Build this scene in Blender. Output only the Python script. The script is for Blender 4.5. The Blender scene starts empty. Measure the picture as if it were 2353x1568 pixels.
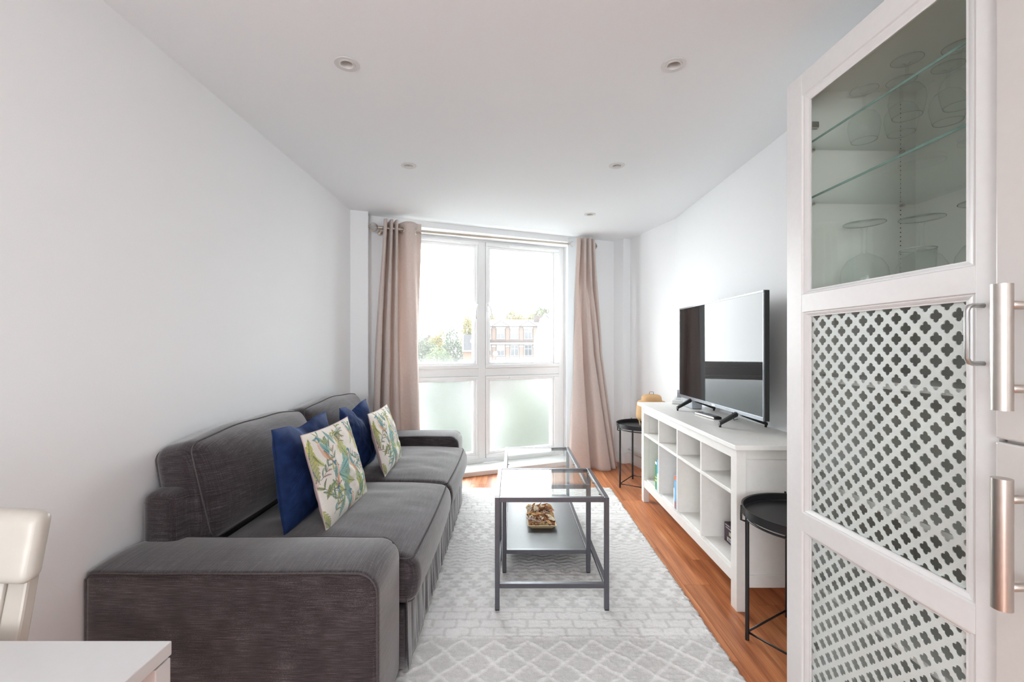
import bpy, bmesh, math, random
import numpy as np
from mathutils import Vector, Matrix, noise as mnoise
R = random.Random(7)
PI = math.pi
S = bpy.context.scene
COL = S.collection
# ------------------------------------------------------------------ camera
CAMZ = 1.169
cam = bpy.data.cameras.new('camera'); cam.lens = 16.0; cam.sensor_width = 36.0
cam.shift_x = 0.0002; cam.shift_y = 0.0051; cam.clip_start = 0.02; cam.clip_end = 500
camo = bpy.data.objects.new('camera', cam); COL.objects.link(camo)
camo.location = (0, 0, CAMZ); camo.rotation_euler = (PI/2, 0, 0); S.camera = camo
# ------------------------------------------------------------------ sky
W = bpy.data.worlds.new('sky'); S.world = W; W.use_nodes = True
wn = W.node_tree.nodes; wl = W.node_tree.links
bg = wn['Background']; bg.inputs[1].default_value = 9.0
tc = wn.new('ShaderNodeTexCoord'); cn = wn.new('ShaderNodeTexNoise'); cr = wn.new('ShaderNodeValToRGB')
cn.inputs['Scale'].default_value = 2.2; cn.inputs['Detail'].default_value = 6
cr.color_ramp.elements[0].position = .3; cr.color_ramp.elements[0].color = (.86, .90, .95, 1)
cr.color_ramp.elements[1].position = .65; cr.color_ramp.elements[1].color = (.985, .995, 1, 1)
wl.new(tc.outputs['Generated'], cn.inputs['Vector']); wl.new(cn.outputs['Fac'], cr.inputs[0]); wl.new(cr.outputs[0], bg.inputs[0])
# ------------------------------------------------------------------ lights and exposure
WU = Vector((.9205, .3907, 0)); WV = Vector((-.3907, .9205, 0)); WC = Vector((-1.186, 3.725, 0))
def win(t, d, z): return WC + float(t)*WU + float(d)*WV + Vector((0, 0, float(z)))
def area(name, loc, rot, sx, sy, power, color=(1, 1, 1), portal=False):
    l = bpy.data.lights.new(name, 'AREA'); l.shape = 'RECTANGLE'; l.size = sx; l.size_y = sy; l.energy = power; l.color = color
    if portal: l.cycles.is_portal = True
    o = bpy.data.objects.new(name, l); COL.objects.link(o); o.location = loc; o.rotation_euler = rot
    return o
area('window_portal', win(1.083, .40, 1.12), (PI/2, 0, math.atan2(WU.y, WU.x) + PI), 1.85, 2.2, 0, portal=True).rotation_euler = (-PI/2, 0, math.atan2(WU.y, WU.x))
for i, y in enumerate((-.5, -1.9)):
    area('fill_light_overhead', (-.1, y, 2.2), (0, 0, 0), 1.6, .9, 5, (.93, .965, 1))  # unseen fill panels added behind the camera to brighten the room
area('fill_light_rear', (-.75, -2.8, 1.25), (PI/2+.1, 0, -.30), 1.0, 1.5, 42, (.93, .965, 1))  # upright fill panel added out of view to lift walls and ceiling
S.view_settings.view_transform = 'Standard'; S.view_settings.look = 'None'
S.view_settings.exposure = 0.92; S.view_settings.gamma = 1.0; S.view_settings.use_curve_mapping = False
S.cycles.max_bounces = 14; S.cycles.diffuse_bounces = 7; S.cycles.glossy_bounces = 5
S.cycles.transmission_bounces = 8; S.cycles.transparent_max_bounces = 24
S.cycles.caustics_reflective = False; S.cycles.sample_clamp_indirect = 8

# ================================================================== helpers
def srgb(r, g, b):
    f = lambda c: (c/255/12.92) if c/255 <= .04045 else ((c/255+.055)/1.055)**2.4
    return (f(r), f(g), f(b), 1)
class NT:
    def __init__(s, name):
        s.m = bpy.data.materials.new(name); s.m.use_nodes = True
        s.n = s.m.node_tree.nodes; s.l = s.m.node_tree.links
        s.b = s.n['Principled BSDF']; s.out = s.n['Material Output']
    def new(s, t, **k):
        x = s.n.new(t)
        for a, v in k.items(): setattr(x, a, v)
        return x
    def set(s, **k):
        for a, v in k.items(): s.b.inputs[a.replace('_', ' ')].default_value = v
        return s
    def coords(s, scale=(1, 1, 1), rot=(0, 0, 0), kind='Object', rand=False):
        t = s.new('ShaderNodeTexCoord'); m = s.new('ShaderNodeMapping')
        m.inputs['Scale'].default_value = scale; m.inputs['Rotation'].default_value = rot
        src = t.outputs[kind]
        if rand:
            oi = s.new('ShaderNodeObjectInfo'); sc = s.new('ShaderNodeVectorMath', operation='SCALE')
            cb = s.new('ShaderNodeCombineXYZ')
            for i in range(3): s.l.new(oi.outputs['Random'], cb.inputs[i])
            sc.inputs['Scale'].default_value = 37.0; s.l.new(cb.outputs[0], sc.inputs[0])
            ad = s.new('ShaderNodeVectorMath', operation='ADD'); s.l.new(src, ad.inputs[0]); s.l.new(sc.outputs[0], ad.inputs[1])
            src = ad.outputs[0]
        s.l.new(src, m.inputs['Vector']); return m.outputs[0]
    def noise(s, vec, scale, detail=3, rough=.5):
        n = s.new('ShaderNodeTexNoise'); n.inputs['Scale'].default_value = scale; n.inputs['Detail'].default_value = detail
        n.inputs['Roughness'].default_value = rough
        if vec is not None: s.l.new(vec, n.inputs['Vector'])
        return n.outputs['Fac']
    def ramp(s, fac, stops):
        r = s.new('ShaderNodeValToRGB'); e = r.color_ramp.elements
        while len(e) < len(stops): e.new(.5)
        for x, (p, c) in zip(e, stops): x.position = p; x.color = c
        s.l.new(fac, r.inputs[0]); return r.outputs[0]
    def mix(s, a, b, fac, mode='MIX'):
        m = s.new('ShaderNodeMix', data_type='RGBA', blend_type=mode)
        for sock, v in ((m.inputs[6], a), (m.inputs[7], b), (m.inputs[0], fac)):
            if isinstance(v, (tuple, float, int)): sock.default_value = v
            else: s.l.new(v, sock)
        return m.outputs[2]
    def math(s, op, a, b=0.0):
        m = s.new('ShaderNodeMath', operation=op)
        for sock, v in ((m.inputs[0], a), (m.inputs[1], b)):
            if isinstance(v, (float, int)): sock.default_value = v
            else: s.l.new(v, sock)
        return m.outputs[0]
    def color(s, c): s.l.new(c, s.b.inputs['Base Color']); return s
    def bump(s, h, strength=.2, dist=.002):
        b = s.new('ShaderNodeBump'); b.inputs['Strength'].default_value = strength; b.inputs['Distance'].default_value = dist
        s.l.new(h, b.inputs['Height']); s.l.new(b.outputs[0], s.b.inputs['Normal']); return s
def plain(name, col, rough=.5, metal=0., spec=.5, var=.03, bscale=60, bump=.05):
    t = NT(name); t.set(Roughness=rough, Metallic=metal); t.b.inputs['Specular IOR Level'].default_value = spec
    v = t.coords(); n = t.noise(v, bscale, 3)
    lo = tuple(max(0, c*(1-var)) for c in col[:3]) + (1,); hi = tuple(min(1, c*(1+var)) for c in col[:3]) + (1,)
    t.color(t.ramp(n, [(.3, lo), (.7, hi)]))
    if bump: t.bump(n, bump, .001)
    return t.m
def glassmat(name, tint=(1, 1, 1, 1), ior=1.5, haze=0.0, hazecol=(1, 1, 1, 1), lowhaze=None, gloss=1.0):
    """clear sheet glass: mirror reflection by Fresnel, the rest passes straight through; haze = added white veil imitating glare over the view; lowhaze = mist low on the pane"""
    t = NT(name); t.n.remove(t.b)
    tr = t.new('ShaderNodeBsdfTransparent'); tr.inputs[0].default_value = tint
    gl = t.new('ShaderNodeBsdfGlossy'); gl.inputs['Roughness'].default_value = 0.0
    fr = t.new('ShaderNodeFresnel'); ge = t.new('ShaderNodeNewGeometry')      # same mirror strength from either side of the sheet
    io = t.new('ShaderNodeMapRange'); io.inputs[3].default_value = ior; io.inputs[4].default_value = 1/ior
    t.l.new(ge.outputs['Backfacing'], io.inputs[0]); t.l.new(io.outputs[0], fr.inputs[0])
    mx = t.new('ShaderNodeMixShader')
    f = t.math('MULTIPLY', fr.outputs[0], gloss)
    t.l.new(f, mx.inputs[0]); t.l.new(tr.outputs[0], mx.inputs[1]); t.l.new(gl.outputs[0], mx.inputs[2])
    last = mx.outputs[0]
    if haze or lowhaze:
        tl = t.new('ShaderNodeBsdfTranslucent'); tl.inputs[0].default_value = hazecol
        m2 = t.new('ShaderNodeMixShader')
        if lowhaze:
            tcn = t.new('ShaderNodeTexCoord'); sp = t.new('ShaderNodeSeparateXYZ'); t.l.new(tcn.outputs['Object'], sp.inputs[0])
            mr = t.new('ShaderNodeMapRange'); mr.inputs[1].default_value = lowhaze[0]; mr.inputs[2].default_value = lowhaze[1]
            mr.inputs[3].default_value = lowhaze[2]; mr.inputs[4].default_value = haze; t.l.new(sp.outputs['Z'], mr.inputs[0])
            t.l.new(mr.outputs[0], m2.inputs[0])
        else: m2.inputs[0].default_value = haze
        t.l.new(last, m2.inputs[1]); t.l.new(tl.outputs[0], m2.inputs[2]); last = m2.outputs[0]
    t.l.new(last, t.out.inputs[0]); return t.m

class MB:
    def __init__(s, xf=None): s.v = []; s.f = []; s.xf = xf
    def add(s, vs, fs):
        o = len(s.v)
        if s.xf: vs = [s.xf(*p) for p in vs]
        s.v += [tuple(p) for p in vs]; s.f += [tuple(i+o for i in f) for f in fs]; return s
    def box(s, x0, x1, y0, y1, z0, z1):
        return s.add([(x0,y0,z0),(x1,y0,z0),(x1,y1,z0),(x0,y1,z0),(x0,y0,z1),(x1,y0,z1),(x1,y1,z1),(x0,y1,z1)],
                     [(0,3,2,1),(4,5,6,7),(0,1,5,4),(1,2,6,5),(2,3,7,6),(3,0,4,7)])
    def prism(s, pts, z0, z1):
        n = len(pts)
        return s.add([(x,y,z0) for x,y in pts]+[(x,y,z1) for x,y in pts],
                     [tuple(range(n))[::-1], tuple(range(n,2*n))]+[(i,(i+1)%n,n+(i+1)%n,n+i) for i in range(n)])
    def tube(s, path, r, n=10, closed=False, caps=True):
        P = [Vector(p) for p in path]; k = len(P); rs = r if isinstance(r, (list, tuple)) else [r]*k
        vs = []; fs = []; prev = None
        for i, p in enumerate(P):
            a = P[(i-1) % k] if (closed or i) else p; b = P[(i+1) % k] if (closed or i < k-1) else p
            d = (b-a).normalized()
            if prev is None:
                h = Vector((0, 0, 1)) if abs(d.z) < .9 else Vector((1, 0, 0)); sx = d.cross(h).normalized()
            else: sx = (prev - d*prev.dot(d)).normalized()
            prev = sx; sy = d.cross(sx)
            for j in range(n):
                q = 2*PI*j/n; vs.append(p + (sx*math.cos(q)+sy*math.sin(q))*rs[i])
        for i in range(k if closed else k-1):
            for j in range(n):
                a = i*n+j; b = i*n+(j+1) % n; c = ((i+1) % k)*n+(j+1) % n; d = ((i+1) % k)*n+j
                fs.append((a, d, c, b))
        if caps and not closed: fs.append(tuple(range(n))); fs.append(tuple(range((k-1)*n, k*n))[::-1])
        return s.add(vs, fs)
    def lathe(s, prof, c=(0, 0, 0), n=32, cap=False):
        vs = []; fs = []; m = len(prof)
        for r, z in prof:
            for j in range(n): vs.append((c[0]+r*math.cos(2*PI*j/n), c[1]+r*math.sin(2*PI*j/n), c[2]+z))
        for i in range(m-1):
            for j in range(n): fs.append((i*n+j, i*n+(j+1) % n, (i+1)*n+(j+1) % n, (i+1)*n+j))
        if cap: fs.append(tuple(range(n))[::-1]); fs.append(tuple(range((m-1)*n, m*n)))
        return s.add(vs, fs)
    def grid(s, fn, nu, nv):
        vs = [fn(i/(nu-1), j/(nv-1)) for j in range(nv) for i in range(nu)]
        return s.add(vs, [(j*nu+i, j*nu+i+1, (j+1)*nu+i+1, (j+1)*nu+i) for j in range(nv-1) for i in range(nu-1)])
    def build(s, name, mat, parent=None, smooth=False, bevel=0, seg=2, recalc=False, angle=None, solid=0):
        me = bpy.data.meshes.new(name); me.from_pydata(s.v, [], s.f); me.materials.append(mat)
        if recalc:
            bm = bmesh.new(); bm.from_mesh(me); bmesh.ops.recalc_face_normals(bm, faces=bm.faces); bm.to_mesh(me); bm.free()
        if smooth: me.polygons.foreach_set('use_smooth', [True]*len(me.polygons))
        if angle is not None: me.set_sharp_from_angle(angle=math.radians(angle))
        o = bpy.data.objects.new(name, me); COL.objects.link(o)
        if parent: o.parent = parent
        if solid:
            m = o.modifiers.new('thickness', 'SOLIDIFY'); m.thickness = solid; m.offset = 0
        if bevel:
            m = o.modifiers.new('edge', 'BEVEL'); m.width = bevel; m.segments = seg; m.limit_method = 'ANGLE'; m.angle_limit = math.radians(40)
        return o
def tag(o, label=None, cat=None, group=None, kind=None):
    for k, v in (('label', label), ('category', cat), ('group', group), ('kind', kind)):
        if v: o[k] = v
    return o
def empty(name, loc=(0, 0, 0), rz=0, parent=None):
    o = bpy.data.objects.new(name, None); COL.objects.link(o); o.location = loc; o.rotation_euler = (0, 0, rz); o.empty_display_size = .05
    if parent: o.parent = parent
    return o
def copy_tree(o, parent=None):
    kids = list(o.children); c = o.copy(); COL.objects.link(c)
    if parent: c.parent = parent
    for k in kids: copy_tree(k, c)
    return c
def recenter(o):
    """move a mesh's origin to its base"""
    me = o.data; n = len(me.vertices); a = np.empty(n*3); me.vertices.foreach_get('co', a); a = a.reshape(-1, 3)
    c = np.array([(a[:,0].min()+a[:,0].max())/2, (a[:,1].min()+a[:,1].max())/2, a[:,2].min()])
    a -= c; me.vertices.foreach_set('co', a.ravel()); me.update(); o.location = Vector(o.location)+Vector(c); return o

# ================================================================== materials
M = {}
M['wall'] = plain('wall_paint', (.84, .855, .865, 1), .75, var=.012, bscale=300, bump=.04)
M['ceiling'] = plain('ceiling_paint', (.845, .872, .89, 1), .85, var=.01, bscale=200, bump=.03)
M['trim'] = plain('white_gloss_paint', (.82, .82, .81, 1), .35, var=.01)
M['upvc'] = plain('white_window_plastic', (.84, .85, .85, 1), .28, var=.008, bump=.01)
M['white_furniture'] = plain('white_stained_wood', (.80, .785, .755, 1), .42, var=.02, bscale=40, bump=.03)
M['white_lacquer'] = plain('cream_white_lacquer', (.60, .575, .55, 1), .3, var=.01, bump=.01)
M['white_plastic'] = plain('white_plastic', (.70, .70, .69, 1), .35, var=.01)
M['black_metal'] = plain('black_powder_coat', (.012, .012, .014, 1), .38, spec=.5, var=.1)
M['grey_metal'] = plain('graphite_lacquered_steel', (.10, .10, .115, 1), .36, metal=.35, spec=.6, var=.05)
M['steel'] = plain('brushed_steel', (.56, .52, .48, 1), .32, metal=1., var=.03, bump=.02)
M['satin_nickel'] = plain('satin_nickel', (.62, .56, .50, 1), .3, metal=1., var=.03, bump=0)
M['dark_plastic'] = plain('black_plastic', (.012, .012, .013, 1), .35, var=.1)
M['grey_plastic'] = plain('grey_plastic', (.28, .30, .33, 1), .35, var=.05)
M['black_wood'] = plain('black_brown_board', (.022, .022, .026, 1), .46, spec=1.0, var=.15, bump=.02)
M['hole_shade'] = plain('pin_hole_shade', (.08, .075, .07, 1), .8)
M['rubber'] = plain('dark_rubber', (.01, .01, .01, 1), .7)
M['glass_pane'] = glassmat('window_glass', (.97, .985, .98, 1), haze=.02, lowhaze=(1.015, 1.095, .042))  # added glare veil over the whole pane, mist towards its foot
M['table_glass'] = glassmat('table_glass', (.965, .985, .98, 1), ior=1.5, gloss=.8)
M['cabinet_glass'] = glassmat('tinted_cabinet_glass', (.94, .965, .945, 1), gloss=.8)
M['clear_door'] = glassmat('clear_door_glass', (.97, .985, .98, 1), gloss=.6)
M['clear_glass'] = glassmat('drinking_glass', (.98, .99, .985, 1), ior=1.35, gloss=1.0)
M['shelf_glass'] = glassmat('glass_shelf', (.965, .985, .975, 1), gloss=.7)
M['shelf_edge'] = plain('green_glass_edge', (.16, .27, .25, 1), .15, var=.02, bump=0)
t = NT('frosted_glass'); t.set(Roughness=.24, IOR=1.4); t.b.inputs['Transmission Weight'].default_value = 1.0
t.b.inputs['Base Color'].default_value = (.76, .795, .795, 1)
tl = t.new('ShaderNodeBsdfTranslucent'); tl.inputs[0].default_value = (.93, .96, .97, 1); mx = t.new('ShaderNodeMixShader'); mx.inputs[0].default_value = .02
t.l.new(t.b.outputs[0], mx.inputs[1]); t.l.new(tl.outputs[0], mx.inputs[2]); t.l.new(mx.outputs[0], t.out.inputs[0]); M['frosted'] = t.m
# sofa fabric : charcoal slub weave
t = NT('charcoal_slub_weave'); t.set(Roughness=.95); t.b.inputs['Specular IOR Level'].default_value = .15
t.b.inputs['Sheen Weight'].default_value = .55; t.b.inputs['Sheen Roughness'].default_value = .5
a = t.noise(t.coords((15, 15, 620)), 1, 2, .6); b_ = t.noise(t.coords((620, 13, 13)), 1, 2, .6); c_ = t.noise(t.coords((700, 700, 700)), 1, 1)
d_ = t.noise(t.coords((9, 520, 9)), 1, 2, .6)
ge = t.new('ShaderNodeNewGeometry'); sp = t.new('ShaderNodeSeparateXYZ'); t.l.new(ge.outputs['Normal'], sp.inputs[0])
nz_ = t.math('MINIMUM', t.math('MULTIPLY', t.math('MAXIMUM', t.math('SUBTRACT', t.math('ABSOLUTE', sp.outputs['Z']), .35), 0.0), 3.0), 1.0)
m1 = t.mix(a, b_, nz_); m1 = t.math('ADD', t.math('MULTIPLY', m1, .55), t.math('MULTIPLY', c_, .45))
m1 = t.math('ADD', m1, t.math('MULTIPLY', t.math('SUBTRACT', d_, .5), .25))
t.color(t.ramp(m1, [(.36, (.018, .0135, .016, 1)), (.53, (.049, .040, .044, 1)), (.66, (.138, .124, .132, 1)), (.78, (.27, .25, .26, 1))]))
t.bump(m1, .35, .0015); M['sofa'] = t.m
M['piping'] = plain('charcoal_piping', (.10, .092, .096, 1), .9, spec=.1, var=.3, bscale=400)
# curtain
t = NT('taupe_curtain_weave'); t.set(Roughness=.9); t.b.inputs['Specular IOR Level'].default_value = .1; t.b.inputs['Sheen Weight'].default_value = .15
n1 = t.noise(t.coords((420, 420, 60)), 1, 2); n2 = t.noise(t.coords((60, 60, 420)), 1, 2)
m1 = t.math('MULTIPLY', t.math('ADD', n1, n2), .5)
t.color(t.ramp(m1, [(.35, (.70, .605, .56, 1)), (.65, (.84, .75, .705, 1))])); t.bump(m1, .15, .001)
tl = t.new('ShaderNodeBsdfTranslucent'); tl.inputs[0].default_value = (.6, .5, .45, 1); mx = t.new('ShaderNodeMixShader'); mx.inputs[0].default_value = .30
t.l.new(t.b.outputs[0], mx.inputs[1]); t.l.new(tl.outputs[0], mx.inputs[2]); t.l.new(mx.outputs[0], t.out.inputs[0]); M['curtain'] = t.m
t = NT('white_curtain_lining'); t.set(Roughness=.9); t.b.inputs['Base Color'].default_value = (.8, .82, .83, 1)
n1 = t.noise(t.coords((40, 40, 300)), 1, 2); t.bump(n1, .1, .001)
tl = t.new('ShaderNodeBsdfTranslucent'); tl.inputs[0].default_value = (.8, .83, .85, 1); mx = t.new('ShaderNodeMixShader'); mx.inputs[0].default_value = .35
t.l.new(t.b.outputs[0], mx.inputs[1]); t.l.new(tl.outputs[0], mx.inputs[2]); t.l.new(mx.outputs[0], t.out.inputs[0]); M['lining'] = t.m
# corduroy velvet
t = NT('navy_corduroy_velvet'); t.set(Roughness=.75); t.b.inputs['Sheen Weight'].default_value = .45; t.b.inputs['Sheen Roughness'].default_value = .3
t.b.inputs['Sheen Tint'].default_value = (.25, .45, 1, 1); t.b.inputs['Specular IOR Level'].default_value = .2
n1 = t.noise(t.coords((25, 25, 25)), 1, 4); t.color(t.ramp(n1, [(.3, (.006, .017, .065, 1)), (.7, (.016, .042, .145, 1))]))
t.bump(t.noise(t.coords((500, 500, 500)), 1, 1), .2, .001); M['navy'] = t.m
# painted-on-fabric attribute materials
def attrmat(name, rough, bumpscale, bstr):
    t = NT(name); t.set(Roughness=rough); t.b.inputs['Specular IOR Level'].default_value = .1
    a = t.new('ShaderNodeAttribute', attribute_name='tint'); n = t.noise(t.coords(), bumpscale, 3, .7)
    c = t.mix(a.outputs['Color'], t.ramp(n, [(.25, (.80, .80, .80, 1)), (.75, (1.1, 1.1, 1.1, 1))]), 1.0, 'MULTIPLY')
    t.color(c); t.bump(n, bstr, .003); return t.m
M['print'] = attrmat('printed_cotton', .85, 600, .08)
M['rug'] = attrmat('viscose_pile', .9, 260, .55)
M['pink_back'] = plain('pale_pink_velvet', (.62, .48, .46, 1), .8, var=.05)
# floor planks
t = NT('orange_oak_laminate'); t.set(Roughness=.38); t.b.inputs['Specular IOR Level'].default_value = .4
v = t.coords((9, .55, 1), rand=True); g1 = t.noise(v, 3.2, 6, .62); v2 = t.coords((160, 3.2, 1), rand=True); g2 = t.noise(v2, 1, 3, .6)
gg = t.math('ADD', t.math('MULTIPLY', g1, .72), t.math('MULTIPLY', g2, .28))
c = t.ramp(gg, [(.30, srgb(128, 76, 50)), (.44, srgb(178, 110, 70)), (.57, srgb(206, 136, 90)), (.72, srgb(230, 174, 128))])
oi = t.new('ShaderNodeObjectInfo'); tone = t.ramp(oi.outputs['Random'], [(0, (.84, .80, .78, 1)), (1, (1.08, 1.06, 1.05, 1))])
t.color(t.mix(c, tone, 1.0, 'MULTIPLY')); t.bump(g2, .06, .001); M['plank'] = t.m
M['subfloor'] = plain('brown_subfloor', srgb(90, 48, 30), .7)
# bamboo weave
t = NT('woven_bamboo'); t.set(Roughness=.55)
tcx = t.new('ShaderNodeTexCoord'); br = t.new('ShaderNodeTexBrick'); br.inputs['Scale'].default_value = 1
mp = t.new('ShaderNodeMapping'); mp.inputs['Scale'].default_value = (15, 11, 1)
t.l.new(tcx.outputs['UV'], mp.inputs[0]); t.l.new(mp.outputs[0], br.inputs['Vector'])
br.inputs['Color1'].default_value = srgb(255, 234, 190); br.inputs['Color2'].default_value = srgb(252, 218, 160); br.inputs['Mortar'].default_value = srgb(216, 160, 102)
br.inputs['Mortar Size'].default_value = .045; t.color(br.outputs[0]); t.b.inputs['Roughness'].default_value = .6; t.bump(t.math('MULTIPLY', br.outputs['Fac'], -1.0), .8, .004)
tl = t.new('ShaderNodeBsdfTranslucent'); t.l.new(br.outputs[0], tl.inputs[0]); mx = t.new('ShaderNodeMixShader'); mx.inputs[0].default_value = .35
t.l.new(t.b.outputs[0], mx.inputs[1]); t.l.new(tl.outputs[0], mx.inputs[2]); t.l.new(mx.outputs[0], t.out.inputs[0]); M['bamboo'] = t.m
M['bamboo_plain'] = plain('bamboo_cane', srgb(250, 222, 176), .5, var=.1)
# exterior
def ext(r, g, b): c = srgb(r, g, b); return (c[0]*.13, c[1]*.13, c[2]*.13, 1)   # outdoor colours darkened to keep detail under the bright sky
def facade_brick():
    t = NT('pale_brick'); t.set(Roughness=.9)
    br = t.new('ShaderNodeTexBrick'); br.inputs['Scale'].default_value = 3.0
    t.l.new(t.coords(rot=(PI/2, 0, 0)), br.inputs['Vector'])
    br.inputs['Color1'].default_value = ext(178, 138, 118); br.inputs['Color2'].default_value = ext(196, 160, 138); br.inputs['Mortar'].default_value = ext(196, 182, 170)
    t.color(br.outputs[0]); return t.m
M['brick'] = facade_brick()
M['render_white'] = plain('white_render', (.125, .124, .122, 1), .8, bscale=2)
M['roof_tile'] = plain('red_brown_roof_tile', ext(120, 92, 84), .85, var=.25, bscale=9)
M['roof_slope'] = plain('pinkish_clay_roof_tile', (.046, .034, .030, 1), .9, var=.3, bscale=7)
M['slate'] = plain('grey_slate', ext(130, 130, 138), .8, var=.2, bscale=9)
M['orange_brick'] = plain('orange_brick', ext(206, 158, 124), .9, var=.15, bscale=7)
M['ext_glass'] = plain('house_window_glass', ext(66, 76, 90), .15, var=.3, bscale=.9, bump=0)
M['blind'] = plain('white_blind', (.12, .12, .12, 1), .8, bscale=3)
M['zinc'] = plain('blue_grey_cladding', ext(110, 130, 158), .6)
M['asphalt'] = plain('ground_asphalt', (.16, .165, .16, 1), .9, var=.2, bscale=.3)
def leaf(name, a, b):
    a, b = [tuple(q*1.9 for q in c[:3])+(1,) for c in (a, b)]
    t = NT(name); t.set(Roughness=.7); n = t.noise(t.coords(), 1.1, 3); t.color(t.ramp(n, [(.3, a), (.7, b)]))
    tl = t.new('ShaderNodeBsdfTranslucent'); t.l.new(t.ramp(n, [(.3, a), (.7, b)]), tl.inputs[0]); mx = t.new('ShaderNodeMixShader'); mx.inputs[0].default_value = .3
    t.l.new(t.b.outputs[0], mx.inputs[1]); t.l.new(tl.outputs[0], mx.inputs[2]); t.l.new(mx.outputs[0], t.out.inputs[0]); return t.m
M['leaf_green'] = leaf('green_leaves', ext(98, 126, 86), ext(150, 166, 104))
M['leaf_blue'] = leaf('deep_green_leaves', ext(92, 114, 92), ext(136, 152, 116))
M['leaf_yellow'] = leaf('autumn_leaves', ext(150, 156, 66), ext(206, 178, 74))
M['bark'] = plain('bark', ext(90, 78, 66), .9)

# ================================================================== room shell
XL, XR, ZC, YB = -1.27, 1.372, 2.243, -3.0
A = Vector((-1.27, 3.578)); B = Vector((-1.146, 3.631)); Cp = Vector((WC.x, WC.y))
def w2(t, d): p = win(t, d, 0); return (p.x, p.y)
D = w2(2.426, 0); Ep = Vector(w2(2.426, -.16)); F = Ep + .083*Vector((.9205, .3907)); G = (XR, 3.83)
t0, t1 = .20, 1.985           # window opening in the wall
ZL = 2.192                    # lintel underside
tag(MB().box(XL-.1, XL, YB, A.y, 0, ZC).build('wall_left', M['wall']), kind='structure')
tag(MB().box(XR, XR+.1, YB, G[1], 0, ZC).build('wall_right', M['wall']), kind='structure')
tag(MB().box(XL-.1, XR+.1, YB-.1, YB, 0, ZC).build('wall_back', M['wall']), kind='structure')
wf = MB().prism([tuple(A), tuple(B), tuple(Cp), w2(t0, 0), w2(t0, .33), w2(-.35, .33), (XL-.1, A.y)], 0, ZC)
wf.prism([w2(t1, 0), D, tuple(Ep), tuple(F), G, (XR+.1, G[1]), w2(3.3, .33), w2(t1, .33)], 0, ZC)
wf.prism([w2(t0, 0), w2(t1, 0), w2(t1, .33), w2(t0, .33)], ZL, ZC)
tag(wf.build('wall_front', M['wall'], recalc=True), kind='structure')
# ceiling with round holes for the recessed lamps
LAMPS = [(-.627, 1.731), (.618, 1.736), (-.613, 2.704), (.624, 2.704), (.635, 3.701)]
bm = bmesh.new()
outer = [bm.verts.new(p) for p in [(XL-.1, YB-.1, ZC), (XR+.1, YB-.1, ZC), (XR+.1, G[1], ZC), (*w2(3.3, .33), ZC), (*w2(-.35, .33), ZC), (XL-.1, A.y, ZC)]]
edges = [bm.edges.new((outer[i], outer[(i+1) % len(outer)])) for i in range(len(outer))]
for x, y in LAMPS:
    ring = [bm.verts.new((x+.032*math.cos(2*PI*j/24), y+.032*math.sin(2*PI*j/24), ZC)) for j in range(24)]
    edges += [bm.edges.new((ring[i], ring[(i+1) % 24])) for i in range(24)]
bmesh.ops.triangle_fill(bm, use_beauty=True, edges=edges)
ex = bmesh.ops.extrude_face_region(bm, geom=list(bm.faces))
for v in ex['geom']:
    if isinstance(v, bmesh.types.BMVert): v.co.z += .12
bmesh.ops.recalc_face_normals(bm, faces=bm.faces)
me = bpy.data.meshes.new('ceiling'); bm.to_mesh(me); bm.free(); me.materials.append(M['ceiling'])
ceil = bpy.data.objects.new('ceiling', me); COL.objects.link(ceil); tag(ceil, kind='structure')
# floor : sub-floor slab and single planks
fl = MB().prism([(XL-.1, YB-.1), (XR+.1, YB-.1), (XR+.1, G[1]), w2(3.3, .33), w2(-.35, .33), (XL-.1, A.y)], -.12, -.004).build('floor', M['subfloor'])
tag(fl, kind='structure')
def clip_plank(x0, x1, y0, y1):
    bm = bmesh.new(); bmesh.ops.create_cube(bm, size=1)
    for v in bm.verts: v.co = Vector(((x0+x1)/2+v.co.x*(x1-x0), (y0+y1)/2+v.co.y*(y1-y0), -.002+v.co.z*.004))
    if y1 > 3.4:
        for co, no in ((win(0, 0.01, 0), WV), (Vector((*F, 0)), Vector((-(G[1]-F.y), (G[0]-F.x), 0)).normalized()*-1)):
            if no.dot(Vector((0, 1, 0)) if no is WV else Vector((1, 0, 0))) < 0: no = -no
            g = bmesh.ops.bisect_plane(bm, geom=list(bm.verts)+list(bm.edges)+list(bm.faces), plane_co=co, plane_no=no, clear_outer=True)
            eb = [e for e in g['geom_cut'] if isinstance(e, bmesh.types.BMEdge)]
            if eb: bmesh.ops.contextual_create(bm, geom=eb)
    if not bm.faces: bm.free(); return
    me = bpy.data.meshes.new('plank'); bm.to_mesh(me); bm.free(); me.materials.append(M['plank'])
    o = bpy.data.objects.new('plank', me); COL.objects.link(o); o.parent = fl
pw = .132; x = XL; col = 0
while x < XR-.001:
    x1 = min(x+pw, XR); y = -1.2 + R.uniform(-1, 0)
    while y < 4.75:
        y1 = y + R.choice((1.1, 1.22, .95))
        clip_plank(x+.0006, x1-.0006, y+.0006, min(y1, 4.9)-.0006); y = y1
    x = x1; col += 1
# baseboards
def skirt(name, pts):
    m = MB()
    for (a, b) in zip(pts[:-1], pts[1:]):
        a = Vector(a); b = Vector(b); d = (b-a).normalized(); n = Vector((-d.y, d.x))
        m.prism([tuple(a), tuple(b), tuple(b+n*.014), tuple(a+n*.014)], 0, .105)
    tag(m.build(name, M['trim'], recalc=True, bevel=.004), kind='structure')
skirt('baseboard_right', [(XR, YB), (XR, G[1]), tuple(F)])
skirt('baseboard_front', [tuple(F), tuple(Ep), D, w2(t1, 0)])
skirt('baseboard_left', [tuple(A), (XL, YB)])
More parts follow.
